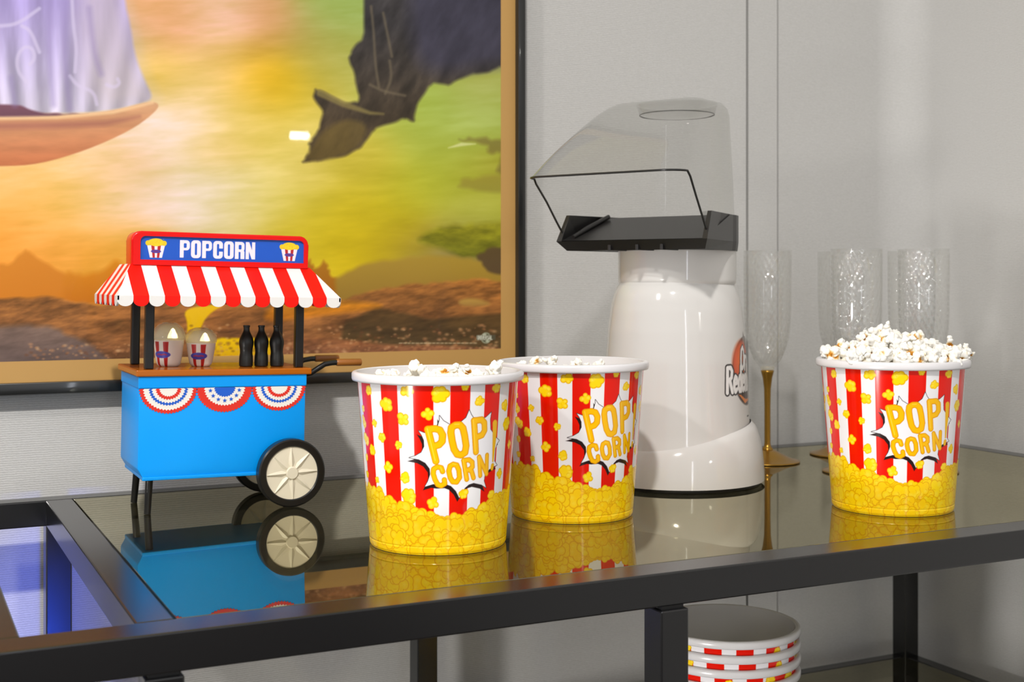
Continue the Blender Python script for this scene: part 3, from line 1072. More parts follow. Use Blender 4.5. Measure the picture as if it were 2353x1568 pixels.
def drop(cx, cy, pts, label, group, seed, sc=1.):
    r = random.Random(seed)
    for (x, y, z, s_) in pts:
        o = link('popped_kernel', base_k[r.randrange(len(base_k))])
        o.location = W(cx + x, cy + y, z)
        o.rotation_euler = (r.uniform(0, 6.3), r.uniform(0, 6.3), r.uniform(0, 6.3))
        k = s_ * sc
        o.scale = (k, k, k)
        tag(o, label, 'popcorn', group)


def scatter(n, rmax, zf, seed, mind=.052, smin=.8, smax=1.15):
    r = random.Random(seed); out = []
    tries = 0
    while len(out) < n and tries < 6000:
        tries += 1
        a = r.uniform(0, 6.283); q = rmax * math.sqrt(r.random())
        x, y = q * math.cos(a), q * math.sin(a)
        if all((x - p[0]) ** 2 + (y - p[1]) ** 2 > mind ** 2 for p in out):
            out.append((x, y, zf(q / rmax) + r.uniform(-.008, .008), r.uniform(smin, smax)))
    return out


tA, ax, ay = tubs['A']; tB, bx, by = tubs['B']; tC, cx0, cy0 = tubs['C']
bed(ax, ay, .585, .292, .0, 'A', 'white popcorn filling the front striped tub below its top kernels', 3)
bed(bx, by, .560, .292, .0, 'B', 'white popcorn filling the middle striped tub, sunk below its rim', 4)
bed(cx0, cy0, .635, .284, .050, 'C', 'white popcorn heap filling the right striped tub', 5)
# lens direction in plan, used to leave a few big kernels where they show
EX, EZ = (.8976, -.4408), (.4409, .8976)


def rel(dx, dz):
    return (EX[0] * dx + EZ[0] * dz, EX[1] * dx + EZ[1] * dz)


pa = scatter(30, .235, lambda q: .600, 21, .066)
for dx, dz, z, s_ in ((-.085, .06, .648, 1.05), (.222, -.01, .655, .95), (.03, -.10, .640, .95), (.12, -.10, .634, .9), (-.21, -.02, .625, .85), (.17, -.14, .63, .8), (-.16, -.10, .63, .8), (.075, .02, .648, .9), (-.03, -.04, .636, .9)):
    x, y = rel(dx, dz); pa.append((x, y, z, s_))
drop(ax, ay, pa, 'white popped kernel lying in the front striped tub', 'popped kernels in the front tub', 31)
pb = scatter(30, .24, lambda q: .575, 22, .066)
for dx, dz, z, s_ in ((-.21, .10, .628, .85), (-.16, .15, .635, .85), (-.08, .16, .628, .8), (.02, .2, .622, .75), (.12, .19, .615, .75)):
    x, y = rel(dx, dz); pb.append((x, y, z, s_))
drop(bx, by, pb, 'white popped kernel lying in the middle striped tub', 'popped kernels in the middle tub', 32)


def heap(q):
    return .652 + .060 * (1 - q ** 2)


pcn = scatter(56, .285, heap, 23, .058, .85, 1.15)
r_ = random.Random(9)
for dx, dz, z, s_ in ((-.075, .0, .760, .95), (-.03, .02, .765, 1.1), (.005, .0, .745, 1.0), (.115, .0, .745, 1.1), (.14, -.02, .728, 1.0), (-.02, -.12, .735, 1.2), (.06, -.08, .74, 1.2), (-.12, -.05, .735, 1.1),
                      (-.29, -.06, .690, .95), (-.25, -.04, .705, 1.0), (-.20, .0, .715, 1.0), (.30, .02, .690, 1.0), (.33, .0, .690, .8), (.24, -.06, .700, 1.1), (.19, -.1, .705, 1.0), (-.16, -.16, .695, 1.1), (.0, -.22, .690, 1.1), (.10, -.2, .690, 1.2), (-.08, -.21, .688, 1.0),
                      (.05, .1, .74, 1.), (-.1, .1, .735, 1.), (.12, .1, .72, 1.), (-.05, -.06, .745, 1.1), (.09, -.03, .752, 1.)):
    x, y = rel(dx, dz); pcn.append((x, y, z - .01, s_))
drop(cx0, cy0, pcn, 'white popped kernel with amber hull heaped on the right striped tub', 'popped kernels heaped on the right tub', 33)

# ------------------------------------------------------------------ toy popcorn cart
CX0, CY0 = .9496, 5.512
cart = empty('toy_popcorn_cart', W(CX0, CY0, 0), 'blue toy popcorn cart with red striped awning standing on the glass table', 'toy')
TILT = .018
cart.rotation_euler = (0, TILT, 0)
BW, BD = .724, .43
bm = bmesh.new()
# body: box whose lower ends are cut off at a slant
prof_b = [(.0, .592), (.0, .200), (.022, .163), (.030, .150), (BW - .05, .150), (BW, .18), (BW, .592)]
add_prism(bm, prof_b, lambda a, b, d: (a, d, b), 0, BD)
es = [e for e in bm.edges]
bmesh.ops.bevel(bm, geom=es, offset=.006, segments=2, affect='EDGES', profile=.5)
body = bm_obj('body', bm, M['cyan'], cart, 'auto')
tag(body, 'sky blue cart body')
box('body_lip', (.02, BW - .06, -.006, BD + .006, .150, .166), M['cyan'], body, .004)
box('fascia', (-.003, BW + .003, -.005, BD + .003, .540, .591), M['cyan'], body, .003)  # raised strip added for the band of shading under the counter
shelf = box('counter', (-.014, .747, -.014, .462, .590, .618), M['brown'], cart, .005)
tag(shelf, 'glossy brown counter')


# bunting swags
def swag(cu, kind):
    r0 = .1165
    top = .538
    layers = {'rings': [(1., 'bun_red'), (.86, 'bun_white'), (.66, 'bun_blue'), (.56, 'bun_white'), (.42, 'bun_red'), (.30, 'bun_white')],
              'stars': [(1., 'bun_red'), (.72, 'bun_white'), (.36, 'bun_blue')]}[kind]
    bm = bmesh.new()
    mats = [M['bun_red'], M['bun_white'], M['bun_blue']]
    mid = {'bun_red': 0, 'bun_white': 1, 'bun_blue': 2}
    for li, (f, mk) in enumerate(layers):
        n = int(22 * (f + .25))
        pts = []
        for k in range(2 * n + 1):
            a = PI + PI * k / (2 * n)
            q = r0 * f * (1.0 + (.06 / max(f, .4) if k % 2 else -.0))
            pts.append((cu + q * math.cos(a) * 1.0, top + q * .88 * math.sin(a)))
        pts[0] = (pts[0][0], top); pts[-1] = (pts[-1][0], top)
        d = -.0008 - .0009 * (li + 1)
        add_prism(bm, pts, lambda a, b, dd: (a, dd, b), d, .0005, mid[mk])
    if kind == 'stars':
        for k in range(7):
            a = PI + PI * (.07 + .86 * k / 6)
            sxp, szp = cu + r0 * .55 * math.cos(a), top + r0 * .55 * .88 * math.sin(a)
            pts = [(sxp + (.010 if j % 2 == 0 else .0042) * math.sin(j * PI / 5), szp + (.010 if j % 2 == 0 else .0042) * math.cos(j * PI / 5)) for j in range(10)]
            add_prism(bm, pts, lambda a_, b_, dd: (a_, dd, b_), -.0045, -.001, 2)
    o = bm_obj('bunting', bm, mats, body)
    o.location = (0, -S * .0005, 0)
    return o


swag(.122, 'rings'); swag(.362, 'stars'); swag(.602, 'rings')

# posts
for u, v in ((.047, .05), (.047, .385), (.703, .05), (.703, .385)):
    box('post', (u - .019, u + .019, v - .019, v + .019, .617, .975), M['black_pl'], cart, .006)

# awning
AU0, AU1, AV0, AV1, AZ0 = -.114, .838, -.125, .50, .932
TU0, TU1, TV0, TV1, AZ1 = -.030, .758, .085, .36, 1.066


def clip(poly, f):
    out = []
    for i in range(len(poly)):
        a, b = poly[i], poly[(i + 1) % len(poly)]
        fa, fb = f(a), f(b)
        if fa >= -1e-9: out.append(a)
        if fa * fb < -1e-12:
            t = fa / (fa - fb)
            out.append((a[0] + (b[0] - a[0]) * t, a[1] + (b[1] - a[1]) * t))
    return out


bm = bmesh.new()


def awn_side(n, L0, L1, T0, T1, at, nrm):
    """n stripes; (a, t) with a along the fold and t up the slope"""
    wd = (L1 - L0) / n
    for i in range(n):
        a, b = L0 + i * wd, L0 + (i + 1) * wd
        p = [(a, 0), (b, 0), (b, 1), (a, 1)]
        p = clip(p, lambda q: q[0] - (L0 + (T0 - L0) * q[1]))
        p = clip(p, lambda q: (L1 + (T1 - L1) * q[1]) - q[0])
        mi = 1 if i % 2 == 0 else 0
        if len(p) >= 3:
            V1 = [bm.verts.new(at(a_, t_, 0)) for a_, t_ in p]
            V2 = [bm.verts.new(at(a_, t_, 1)) for a_, t_ in p]
            bm.faces.new(V1).material_index = mi
            bm.faces.new(V2[::-1]).material_index = mi
            for k in range(len(p)):
                bm.faces.new((V1[k], V2[k], V2[(k + 1) % len(p)], V1[(k + 1) % len(p)])).material_index = mi
        pts = [(a, 0), (a, -.018)] + [((a + b) / 2 - wd / 2 * math.cos(PI * k / 10), -.018 - .026 * math.sin(PI * k / 10)) for k in range(1, 10)] + [(b, -.018), (b, 0)]
        add_prism(bm, pts, nrm, 0, .008, mi)


def fr(a, t, d):
    return (a, AV0 + (TV0 - AV0) * t + d * .004, AZ0 + (AZ1 - AZ0) * t - d * .008)


awn_side(15, AU0, AU1, TU0, TU1, fr, lambda a, b, d: (a, AV0 + d, AZ0 + b))
awn_side(15, AU0, AU1, TU0, TU1, lambda a, t, d: (a, AV1 + (TV1 - AV1) * t - d * .004, AZ0 + (AZ1 - AZ0) * t - d * .008), lambda a, b, d: (a, AV1 - d, AZ0 + b))
awn_side(9, AV0, AV1, TV0, TV1, lambda a, t, d: (AU0 + (TU0 - AU0) * t + d * .004, a, AZ0 + (AZ1 - AZ0) * t - d * .008), lambda a, b, d: (AU0 - .0012 + d, a, AZ0 + b))
awn_side(9, AV0, AV1, TV0, TV1, lambda a, t, d: (AU1 + (TU1 - AU1) * t - d * .004, a, AZ0 + (AZ1 - AZ0) * t - d * .008), lambda a, b, d: (AU1 + .0012 - d, a, AZ0 + b))
awning = bm_obj('awning', bm, [M['stripe_red'], M['stripe_white']], cart)
tag(awning, 'red and white striped awning with scalloped edge')
box('roof_plate', (-.02, .745, .03, .40, .962, .982), M['black_pl'], cart, .004)

# sign
SV0, SV1 = .075, .215
bm = bmesh.new()
outer = rrect(-.028, .752, 1.060, 1.207, .040, 8, (0, 0, 1, 1))
add_prism(bm, outer, lambda a, b, d: (a, d, b), SV0 + .008, SV1)
bmesh.ops.bevel(bm, geom=[e for e in bm.edges if abs(e.verts[0].co.y - e.verts[1].co.y) < 1e-6], offset=.008, segments=3, affect='EDGES', profile=.5)
# raised border on the front
inner = rrect(.008, .728, 1.085, 1.186, .022, 8, (0, 0, 1, 1))
outer2 = rrect(-.022, .746, 1.062, 1.201, .034, 8, (0, 0, 1, 1))
A_ = [bm.verts.new((a, SV0 - .004, b)) for a, b in outer2]
B_ = [bm.verts.new((a, SV0 - .004, b)) for a, b in inner]
C_ = [bm.verts.new((a, SV0 + .012, b)) for a, b in outer2]
D_ = [bm.verts.new((a, SV0 + .012, b)) for a, b in inner]
n = len(A_)
for i in range(n):
    j = (i + 1) % n
    bm.faces.new((A_[i], A_[j], B_[j], B_[i]))
    bm.faces.new((A_[i], C_[i], C_[j], A_[j]))
    bm.faces.new((B_[i], B_[j], D_[j], D_[i]))
sign = bm_obj('sign_board', bm, M['red'], cart, 'auto')
tag(sign, 'red sign board lettered POPCORN')
su = np.linspace(.004, .732, 760); sv = np.linspace(1.081, 1.190, 116)
cs = Canvas(su, sv, (14, 82, 190), .0012)


def rr_fill(c, x0, x1, y0, y1, r, color):
    r = min(r, (x1 - x0) / 2 - 1e-5, (y1 - y0) / 2 - 1e-5)
    c.poly(rrect(x0, x1, y0, y1, r, 5), color)


LW, LH, T = .0425, .0755, .0165
x = .176; y0 = 1.0975
INK, BGc = (238, 226, 234), (14, 82, 190)
for ch in 'POPCORN':
    y1 = y0 + LH
    if ch in 'PR':
        rr_fill(cs, x, x + LW, y0 + LH * .42, y1, .014, INK)
        cs.poly([(x, y0), (x + T, y0), (x + T, y1), (x, y1)], INK)
        rr_fill(cs, x + T, x + LW - T + .003, y0 + LH * .56, y1 - .013, .004, BGc)
        if ch == 'R':
            cs.poly([(x + LW - T - .001, y0), (x + LW, y0), (x + LW, y0 + LH * .42), (x + LW - .004, y0 + LH * .52), (x + T, y0 + LH * .50), (x + T, y0 + LH * .42), (x + LW - T - .001, y0 + LH * .40)], INK)
    elif ch in 'OC':
        rr_fill(cs, x, x + LW, y0 - .001, y1 + .001, .015, INK)
        rr_fill(cs, x + T, x + LW - T, y0 + .012, y1 - .012, .0045, BGc)
        if ch == 'C':
            cs.poly([(x + T, y0 + LH * .40), (x + LW + .002, y0 + LH * .40), (x + LW + .002, y0 + LH * .58), (x + T, y0 + LH * .58)], BGc)
    elif ch == 'N':
        cs.poly([(x, y0), (x + T - .002, y0), (x + T - .002, y1), (x, y1)], INK)
        cs.poly([(x + LW - T + .002, y0), (x + LW, y0), (x + LW, y1), (x + LW - T + .002, y1)], INK)
        cs.poly([(x, y1), (x + T - .001, y1), (x + LW, y0), (x + LW - T + .001, y0)], INK)
    x += LW + .0055


def icon(c, cx, y0, s_):
    P_ = lambda a, b: (cx + a * s_, y0 + b * s_)
    c.poly([P_(-.30, 0), P_(.30, 0), P_(.44, .62), P_(-.44, .62)], (236, 226, 232))
    c.poly([P_(-.16, 0), P_(-.05, 0), P_(-.08, .62), P_(-.24, .62)], (170, 20, 30))
    c.poly([P_(.05, 0), P_(.16, 0), P_(.24, .62), P_(.08, .62)], (170, 20, 30))
    c.ellipse(cx, y0 + .32 * s_, .25 * s_, .085 * s_, (60, 50, 150))
    c.stroke([P_(-.14, .32), P_(.14, .32)], .012 * s_, (150, 30, 60))
    for k in range(7):
        a = -.40 + .8 * k / 6
        c.ellipse(cx + a * s_, y0 + (.72 + .05 * math.cos(a * 3)) * s_, .13 * s_, .13 * s_, (236, 196, 20))
    c.ellipse(cx, y0 + .78 * s_, .38 * s_, .2 * s_, (240, 204, 26))
    r = random.Random(int(cx * 1e4))
    for k in range(60):
        c.ellipse(cx + r.uniform(-.42, .42) * s_, y0 + r.uniform(.64, .94) * s_, .02 * s_, .02 * s_, (214, 170, 10), alpha=.5)


icon(cs, .075, 1.094, .085); icon(cs, .662, 1.094, .085)
UX, VX = np.meshgrid(su, sv)
grid_mesh('sign_print', S * np.stack([UX, np.full_like(UX, SV0 + .006), VX], -1), cs.rows(), M['signprint'], sign, False)

# legs and wheels
for v, dv in ((.045, .0), (.34, .03)):
    tube('leg', [(.058, v, .160), (.052, v + dv, TILT * .05 + .001)], [.0165, .0145], M['black_pl'], cart, 16)
WR, WU = .149, .650
WZ = WR + TILT * WU + .001


def wheel(v0, out):
    """v0: hub plane; out = -1 faces the front"""
    th_ = .056
    bm = bmesh.new()
    prof = [(WR - .034, -.026), (WR - .030, -.028), (WR - .006, -.028), (WR, -.022), (WR, .022), (WR - .006, .028), (WR - .030, .028), (WR - .034, .024), (WR - .034, -.026)]
    add_lathe(bm, prof, 72)
    bmesh.ops.rotate(bm, cent=(0, 0, 0), matrix=Matrix.Rotation(PI / 2, 3, 'X'), verts=bm.verts)
    o = bm_obj('wheel', bm, M['black_pl'], cart, 'auto')
    o.location = (S * WU, S * v0, S * WZ)
    tag(o, 'black tyre with cream hub')
    bm = bmesh.new()
    add_lathe(bm, [(0, -.020), (.115, -.020), (.1165, .0), (.115, .020), (0, .020)], 64)
    bmesh.ops.rotate(bm, cent=(0, 0, 0), matrix=Matrix.Rotation(PI / 2, 3, 'X'), verts=bm.verts)
    for sd in (-1, 1):
        for k in range(8):
            a = 2 * PI * k / 8 + .05
            c, s_ = math.cos(a), math.sin(a)
            # leaf-shaped raised spoke
            L = [(.022, .005), (.045, .014), (.07, .011), (.112, .0015)]
            top = [(q, w_) for q, w_ in L]
            ring = [(q, w_) for q, w_ in top] + [(q, -w_) for q, w_ in top[::-1]]
            lo = [bm.verts.new((q * c - w_ * s_, sd * .020, q * s_ + w_ * c)) for q, w_ in ring]
            hi = [bm.verts.new((q * c - .0 * w_ * s_, sd * .0262, q * s_ + 0 * w_ * c)) for q, w_ in top]
            m4 = len(top)
            for i in range(m4 - 1):
                bm.faces.new((lo[i], lo[i + 1], hi[i + 1], hi[i]))
                bm.faces.new((lo[2 * m4 - 1 - i], hi[i], hi[i + 1], lo[2 * m4 - 2 - i]))
    bmh = bm_obj('hub', bm, M['cream'], o, 'auto')
    bm = bmesh.new()
    add_lathe(bm, [(0, -.029), (.024, -.029), (.028, -.025), (.028, .025), (.024, .029), (0, .029)], 32)
    bmesh.ops.rotate(bm, cent=(0, 0, 0), matrix=Matrix.Rotation(PI / 2, 3, 'X'), verts=bm.verts)
    bm_obj('hub_cap', bm, M['cream'], bmh, 'auto')
    return o


wheel(-.042, -1); wheel(.400, 1)
tube('axle', [(WU, -.02, WZ), (WU, .385, WZ)], .014, M['black_pl'], cart, 12)
for v in (.06, .385):
    h = tube('handle', [(.735, v, .585), (.765, v, .590), (.80, v, .612), (.83, v, .630), (.865, v, .636), (.90, v, .637)], .0125, M['black_pl'], cart, 12)
    tube('grip', [(.885, v, .637), (.890, v, .637), (1.000, v, .637), (1.003, v, .637)], [.0145, .0165, .0165, .0145], M['grip'], h, 20)

# things on the cart counter
CT = .6185


def cart_pt(u, v, z):
    return W(CX0 + u * math.cos(TILT) + z * math.sin(TILT), CY0 + v, z * math.cos(TILT) - u * math.sin(TILT))


def small_tub(u, v, r0, r1, h, dh, turn, lb, sc=1.):
    t = empty('mini_popcorn_cup', cart_pt(u, v, CT), lb, 'cup', 'miniature popcorn cups on the cart')
    t.rotation_euler = (0, TILT, 0)
    NC_, NR_ = 260, 60
    us_ = (np.arange(NC_) / NC_ - .5) * 2 * PI * .058
    vs_ = np.linspace(0, h, NR_)
    c = Canvas(us_, vs_, (240, 234, 224), .0012)
    for off in (0, 2 * PI * .058 / 2 - .0):
        for q in (-.028, .012):
            c.poly([(q + off, 0), (q + off + .015, 0), (q + off + .019, h * .95), (q + off - .003, h * .95)], (186, 26, 22))
    c.ellipse(0, h * .46, .040, .0155, (70, 66, 178))
    c.stroke([(-.022, h * .46), (-.012, h * .48), (0, h * .45), (.012, h * .48), (.022, h * .46)], .0028, (170, 40, 80))
    a = np.arange(NC_) / NC_ * 2 * PI - PI
    r_v = r0 + (r1 - r0) * (vs_ / h) ** .8
    r_v = r_v - .010 * np.exp(-vs_ / .006)
    A2, R2 = np.meshgrid(a, r_v)
    Vv = np.repeat(vs_[:, None], NC_, 1)
    grid_mesh('cup', S * np.stack([R2 * np.sin(A2 + turn), -R2 * np.cos(A2 + turn), Vv], -1), c.rows(), M['signprint'], t, True, wrap=True)
    lathe('cup_base', [(0, .0015), (r0 - .011, .0005), (r0 - .010, .0)], M['tub_white'], t, 40)
    lathe('cup_floor', [(0, h - .004), (r1 - .002, h - .004)], M['tub_white'], t, 40)
    p = [(r1 * 1.0, h), (r1 * 1.06, h + .004), (r1 * 1.08, h + .018), (r1 * 1.05, h + .036), (r1 * .92, h + dh * .68), (r1 * .72, h + dh * .88), (r1 * .4, h + dh), (0, h + dh * 1.02)]
    lathe('dome_lid', p, M['dome'], t, 48, True)
    lathe('popcorn_mound', [(r1 * .93, h + .002), (r1 * .95, h + .012), (r1 * .8, h + dh * .5), (r1 * .5, h + dh * .78), (0, h + dh * .86)], M['mound'], t, 40, True)
    lathe('light_tip', [(r1 * .34, h + .010), (r1 * .30, h + dh * .30), (r1 * .12, h + dh * .62), (0, h + dh * .70)], M['led'], t, 24, True).location = (S * -.012 * 0 + S * .008, -S * r1 * .62, 0)
    return t


small_tub(.165, .225, .050, .066, .116, .078, -.75, 'mini popcorn cup with clear dome on the cart counter, next to the left posts')
small_tub(.300, .195, .046, .064, .104, .068, -.40, 'mini popcorn cup with clear dome on the cart counter, nearer the bottles')

bp_ = [(0, .0), (.026, .0), (.030, .004), (.031, .02), (.030, .045), (.0275, .062), (.0285, .078), (.0325, .100), (.0325, .112), (.029, .128), (.021, .145), (.0155, .156), (.0135, .165), (.0135, .176), (.0155, .178), (.0155, .184), (.012, .185), (0, .185)]
for i, (u, v, lb) in enumerate(((.488, .135, 'leftmost black toy bottle on the cart counter, beside the mini cup'), (.556, .130, 'middle of the three black toy bottles on the cart counter'), (.626, .122, 'black toy bottle on the cart counter, in front of the rear post'))):
    if i == 0:
        ob = lathe('toy_bottle', bp_, M['bottle'], None, 40)
        b0 = ob
    else:
        ob = b0.copy(); COL.objects.link(ob)
    ob.location = cart_pt(u, v, CT)
    ob.rotation_euler = (0, TILT, i * .9)
    tag(ob, lb, 'bottle', 'black toy bottles on the cart counter')

# ------------------------------------------------------------------ hot air popper
pxw, pyw = cam_to_world(1555, 6.35)
pop = empty('popcorn_popper', W(pxw, pyw, 0), 'white hot air popcorn popper with clear hood behind the tubs', 'popcorn machine')
pop.rotation_euler = (0, 0, math.radians(-61.5))
# body (printed logo), local -Y is the mouth side
NCb, NRb = 1000, 330
zb0, zb1 = .12, .985
tb = np.arange(NCb) / NCb * 2 * PI - PI
zz = np.linspace(zb0, zb1, NRb)


def prof_body(z):
    P_ = [(.12, .378), (.25, .362), (.40, .353), (.60, .345), (.75, .334), (.85, .322), (.90, .312), (.94, .300), (.965, .288), (.978, .280), (.985, .270)]
    return np.interp(z, [p[0] for p in P_], [p[1] for p in P_])


rb = prof_body(zz)
k_ = np.ones(9) / 9
rb2 = np.convolve(np.pad(rb, 4, mode='edge'), k_, mode='valid')
ub = tb * .345
cb = Canvas(ub, zz, (218, 216, 213), .0022)
# oval balloon-like badge
LC = math.radians(103) * .345      # arc position of the badge centre, to the right of the mouth
lc, lz = LC, .535
cb.ellipse(lc, lz + .02, .150, .168, (120, 112, 108))
cb.ellipse(lc, lz + .02, .144, .162, (74, 50, 44))
cb.poly([(lc - .03, lz + .15), (lc - .005, lz + .215), (lc + .03, lz + .15)], (120, 112, 108))
cb.ellipse(lc - .045, lz + .055, .098, .112, (206, 72, 22), soft=.03)
cb.ellipse(lc - .06, lz + .07, .055, .07, (232, 110, 50), soft=.05)
cb.ellipse(lc + .08, lz - .03, .05, .09, (168, 162, 158), soft=.06, alpha=.8)
cb.stroke([(lc - .10, lz - .085), (lc - .03, lz - .125), (lc + .05, lz - .12)], [.003, .010, .003], (224, 130, 60))
for c_, wg in (((40, 34, 34), .15), ((240, 238, 236), .085)):
    write(cb, 'Orville', lc - .075, lz + .035, .105, c_, wg, .12, -.10, .75)
    write(cb, "Redenbacher's", lc - .190, lz - .075, .118, c_, wg, .12, .02, .60)
cb.stroke([(lc - .01, lz - .20), (lc + .02, lz - .20)], .004, (90, 90, 90))
TB, RB = np.meshgrid(tb, rb2); ZB = np.repeat(zz[:, None], NCb, 1)
grid_mesh('housing', S * np.stack([RB * np.sin(TB) * 1.0, -RB * np.cos(TB) * 1.03 - .010, ZB], -1), cb.rows(), M['popper'], pop, True, wrap=True)
lathe('collar', [(.272, .95), (.285, .978), (.290, .985), (.291, 1.0), (.292, 1.14), (.285, 1.145), (.26, 1.145)], M['white_pl'], pop, 96)
# skirt with a scooped front
NS = 128
V = []; F = []
ringsn = 16
for j in range(ringsn + 1):
    for k in range(NS):
        a = 2 * PI * k / NS                     # 0 = mouth side
        top = .205 + .052 * (1 - math.cos(a)) + .03 * (math.sin(a) ** 2)
        t = j / ringsn
        z = .018 + (top - .018) * t
        rtop = float(prof_body(top)) + .004
        r = rtop + (.428 - rtop) * (1 - t ** 2.1) ** .62
        V.append((r * math.sin(a), -r * math.cos(a), z))
for j in range(ringsn):
    for k in range(NS):
        F.append((j * NS + k, j * NS + (k + 1) % NS, (j + 1) * NS + (k + 1) % NS, (j + 1) * NS + k))
skirt = pydata('base_skirt', V, F, M['white_pl'], None, True, pop)
lathe('foot_ring', [(0, .001), (.405, .001), (.412, .004), (.414, .020), (.40, .022)], M['foot'], pop, 96)
# tray / chute in dark plastic
TZ0, TZ1 = 1.138, 1.312


def dplan(fh, fw, br, n=20):
    """D-shaped plan: front edge at distance fh, half-width fw, rounded back of radius br"""
    pts = [(-fw, -fh)]
    pts += [(fw, -fh)]
    for k in range(n + 1):
        a = -.0 + PI * k / n
        pts.append((br * math.cos(a), br * math.sin(a) * .95))
    return pts


bm = bmesh.new()
lo = dplan(.430, .372, .300); mi_ = dplan(.475, .405, .305); hi = dplan(.405, .392, .305)
Lr = [bm.verts.new((a, b, TZ0)) for a, b in lo]
Mr = [bm.verts.new((a, b, TZ0 + .045)) for a, b in mi_]
Hr = [bm.verts.new((a, b, TZ1)) for a, b in hi]
Hi = [bm.verts.new((a * .96, b * .95 if i > 1 else b, TZ1)) for i, (a, b) in enumerate(hi)]
n = len(lo)
for i in range(n):
    j = (i + 1) % n
    bm.faces.new((Lr[i], Lr[j], Mr[j], Mr[i]))
    if i != 0:
        bm.faces.new((Mr[i], Mr[j], Hr[j], Hr[i]))
        bm.faces.new((Hr[i], Hr[j], Hi[j], Hi[i]))
# sloping chute floor between the cheeks
fl = [bm.verts.new(p) for p in ((-.385, -.470, TZ0 + .048), (.385, -.470, TZ0 + .048), (.350, -.12, TZ1 - .004), (-.350, -.12, TZ1 - .004))]
bm.faces.new(fl)
for sd in (-1, 1):
    a = [bm.verts.new(p) for p in ((sd * .405, -.475, TZ0 + .045), (sd * .378, -.472, TZ0 + .046), (sd * .372, -.405, TZ1), (sd * .392, -.405, TZ1))]
    bm.faces.new(a)
    b = [bm.verts.new(p) for p in ((sd * .378, -.472, TZ0 + .046), (sd * .372, -.405, TZ1), (sd * .30, .0, TZ1), (sd * .345, -.12, TZ1 - .004))]
    bm.faces.new(b)
bm.faces.new([bm.verts.new((a * .98, b * .97, TZ0 + .004)) for a, b in lo])
tray = bm_obj('chute_tray', bm, M['tray'], pop, False)
tag(tray, 'dark grey plastic chute tray')
for sx in (-.12, .03, .16):
    box('rib', (sx - .008, sx + .008, -.455, -.30, TZ0 - .002, TZ0 + .04), M['tray'], tray, .002)
for sd in (-1,):
    tube('fold', [(sd * .330, -.440, TZ0 + .066), (sd * .322, -.33, TZ0 + .110), (sd * .305, -.15, TZ1 + .002)], [.010, .013, .010], M['tray'], tray, 10)


# clear hood: D-shaped sections lofted upward
def hood_sec(fh, fw, br, z, ncorner=6, cr=.10, nside=4, nb=22):
    pts = []
    # front edge left -> right with rounded corners, then right side, round back, left side
    nf = 8
    for k in range(nf + 1):
        pts.append((-fw + cr + (2 * fw - 2 * cr) * k / nf, -fh))
    for k in range(1, ncorner + 1):
        a = -PI / 2 + PI / 2 * k / ncorner
        pts.append((fw - cr + cr * math.cos(a), -fh + cr + cr * math.sin(a)))
    for k in range(1, nside + 1):
        t = k / (nside + 1)
        pts.append((fw + (br - fw) * t, (-fh + cr) * (1 - t)))
    for k in range(nb + 1):
        a = PI * k / nb
        pts.append((br * math.cos(a), br * math.sin(a) * .95))
    for k in range(nside, 0, -1):
        t = k / (nside + 1)
        pts.append((-(fw + (br - fw) * t), (-fh + cr) * (1 - t)))
    for k in range(ncorner, 0, -1):
        a = -PI / 2 + PI / 2 * k / ncorner
        pts.append((-(fw - cr + cr * math.cos(a)), -fh + cr + cr * math.sin(a)))
    return [(a, b, z) for a, b in pts]


secs = [hood_sec(.455, .385, .290, TZ0 + .06, cr=.03), hood_sec(.545, .392, .287, 1.28, cr=.05), hood_sec(.64, .398, .283, 1.37, cr=.07), hood_sec(0.735, .408, .280, 1.452, cr=.09), hood_sec(.755, .405, .279, 1.475, cr=.09)]
for k in range(1, 9):
    t = k / 8
    secs.append(hood_sec(.755 - .40 * t + .025 * math.sin(PI * t), .405 - .125 * t, .279 - .018 * t, 1.475 + .325 * t, cr=.09 - .02 * t))
secs.append(hood_sec(.295, .262, .252, 1.835, cr=.07))
secs.append(hood_sec(.25, .235, .232, 1.860, cr=.07))
secs.append(hood_sec(.19, .195, .200, 1.872, cr=.06))
bm = bmesh.new()
RG = [[bm.verts.new(p) for p in s_] for s_ in secs]
n = len(secs[0])
NF, NCn = 8, 6
for j in range(len(RG) - 1):
    for i in range(n):
        front = i < NF + NCn or i >= n - NCn
        if j < 4 and front:
            continue
        bm.faces.new((RG[j][i], RG[j][(i + 1) % n], RG[j + 1][(i + 1) % n], RG[j + 1][i]))
bm.faces.new(RG[-1])
hood = bm_obj('hood', bm, M['hood'], pop, 'auto')
tag(hood, 'clear smoky plastic hood')
# dark tube along the clear mouth rim, painting in its refraction line
s0 = secs
idxR = NF + NCn; idxL = n - NCn
rimpts = [s0[j][idxR] for j in range(0, 4)] + [s0[4][i] for i in range(idxR, -1, -1)] + [s0[4][i] for i in range(n - 1, idxL - 1, -1)] + [s0[j][idxL % n] for j in range(3, -1, -1)]
tube('mouth_edge', rimpts, .0052, M['edge'], hood, 8)
# measuring cup set into the top of the hood
cupm = M['hood']
lathe('butter_cup', [(.0, 1.812), (.16, 1.812), (.185, 1.816), (.193, 1.842), (.200, 1.866)], cupm, pop, 64, True)
tube('cup_rim', [(.185 * math.cos(2 * PI * k / 48), .185 * math.sin(2 * PI * k / 48), 1.816) for k in range(48)], .0022, M['edge'], pop, 6, True)

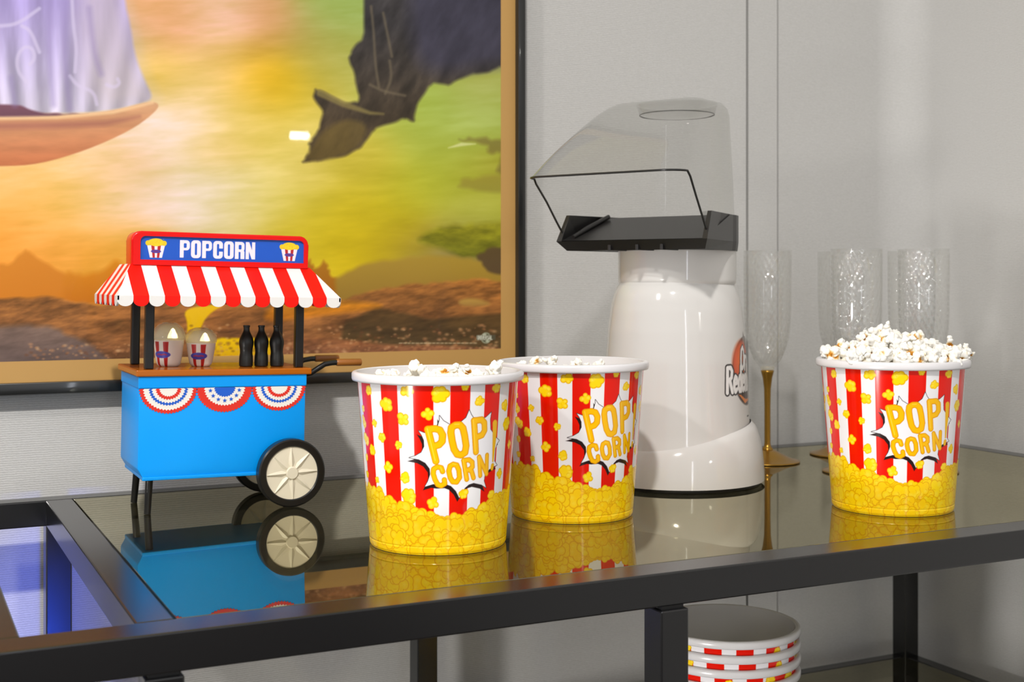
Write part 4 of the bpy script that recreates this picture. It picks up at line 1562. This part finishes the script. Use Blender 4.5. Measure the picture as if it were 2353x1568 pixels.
# ------------------------------------------------------------------ champagne flutes
fl0 = None
FL = [(1763, 7.00, 'clear textured champagne flute with gold stem right of the popper'),
      (1932, 7.28, 'gold stemmed flute at the back, second from the popper, behind the heaped tub'),
      (1968, 6.62, 'gold stemmed flute close behind the left side of the heaped tub'),
      (2094, 7.16, 'gold stemmed flute at the back nearest the right wall, behind the heaped tub'),
      (2122, 6.65, 'gold stemmed flute close behind the right side of the heaped tub')]
for i, (px, Z, lb) in enumerate(FL):
    if i == 0:
        t = empty('champagne_flute', (0, 0, 0), lb, 'glass', 'gold stemmed champagne flutes')
        bw = [(.0, .505), (.022, .507), (.045, .520), (.075, .560), (.100, .620), (.116, .680), (.124, .740), (.128, .82), (.130, .95), (.131, 1.157)]
        inn = [(r - .006, z) for r, z in bw[::-1] if r > .03]
        SG, RWS = 156, 150
        zs = list(np.interp(np.linspace(0, 1, RWS), [0, .12, 1], [.505, .56, 1.157]))
        V = []; F = []
        for z in zs:
            r0_ = float(np.interp(z, [p[1] for p in bw], [p[0] for p in bw]))
            amp = .0085 * min(1, max(0, (z - .53) / .05)) * min(1, max(0, (1.150 - z) / .03))
            for k in range(SG):
                a = 2 * PI * k / SG
                ph = (z - .5) * 2 * PI / .062
                q = r0_ - amp * abs(math.cos(13 * a + ph / 2) * math.cos(13 * a - ph / 2))
                V.append((q * math.cos(a), q * math.sin(a), z))
        for j_ in range(RWS - 1):
            for k in range(SG):
                F.append((j_ * SG + k, j_ * SG + (k + 1) % SG, (j_ + 1) * SG + (k + 1) % SG, (j_ + 1) * SG + k))
        n0 = len(V)
        inl = [(.125, 1.157), (.124, .95), (.118, .74), (.094, .62), (.062, .56), (.03, .53)]
        for rr_, z in inl:
            for k in range(SG):
                a = 2 * PI * k / SG
                V.append((rr_ * math.cos(a), rr_ * math.sin(a), z))
        top0 = (RWS - 1) * SG
        for k in range(SG):
            F.append((top0 + k, top0 + (k + 1) % SG, n0 + (k + 1) % SG, n0 + k))
        for j_ in range(len(inl) - 1):
            for k in range(SG):
                F.append((n0 + j_ * SG + k, n0 + j_ * SG + (k + 1) % SG, n0 + (j_ + 1) * SG + (k + 1) % SG, n0 + (j_ + 1) * SG + k))
        pydata('bowl', V, F, M['flute'], None, True, t)
        lathe('bowl_foot', [(0, .500), (.030, .502), (.040, .512), (.034, .522), (0, .524)], M['dome'], t, 32, True)
        lathe('stem', [(0, .500), (.036, .500), (.034, .490), (.026, .460), (.0185, .40), (.0165, .30), (.0165, .10), (.020, .082), (.026, .076), (.030, .070), (.030, .064)], M['gold'], t, 32, True)
        lathe('foot', [(0, .066), (.030, .066), (.050, .058), (.090, .038), (.130, .018), (.165, .009), (.174, .007), (.176, .003), (.172, .0), (0, .0)], M['gold'], t, 64, True)
        fl0 = t
    else:
        t = copy_tree(fl0)
        t['label'] = lb
    x, y = cam_to_world(px, Z)
    t.location = W(x, y, .0005)
    t.rotation_euler = (0, 0, i * .7)
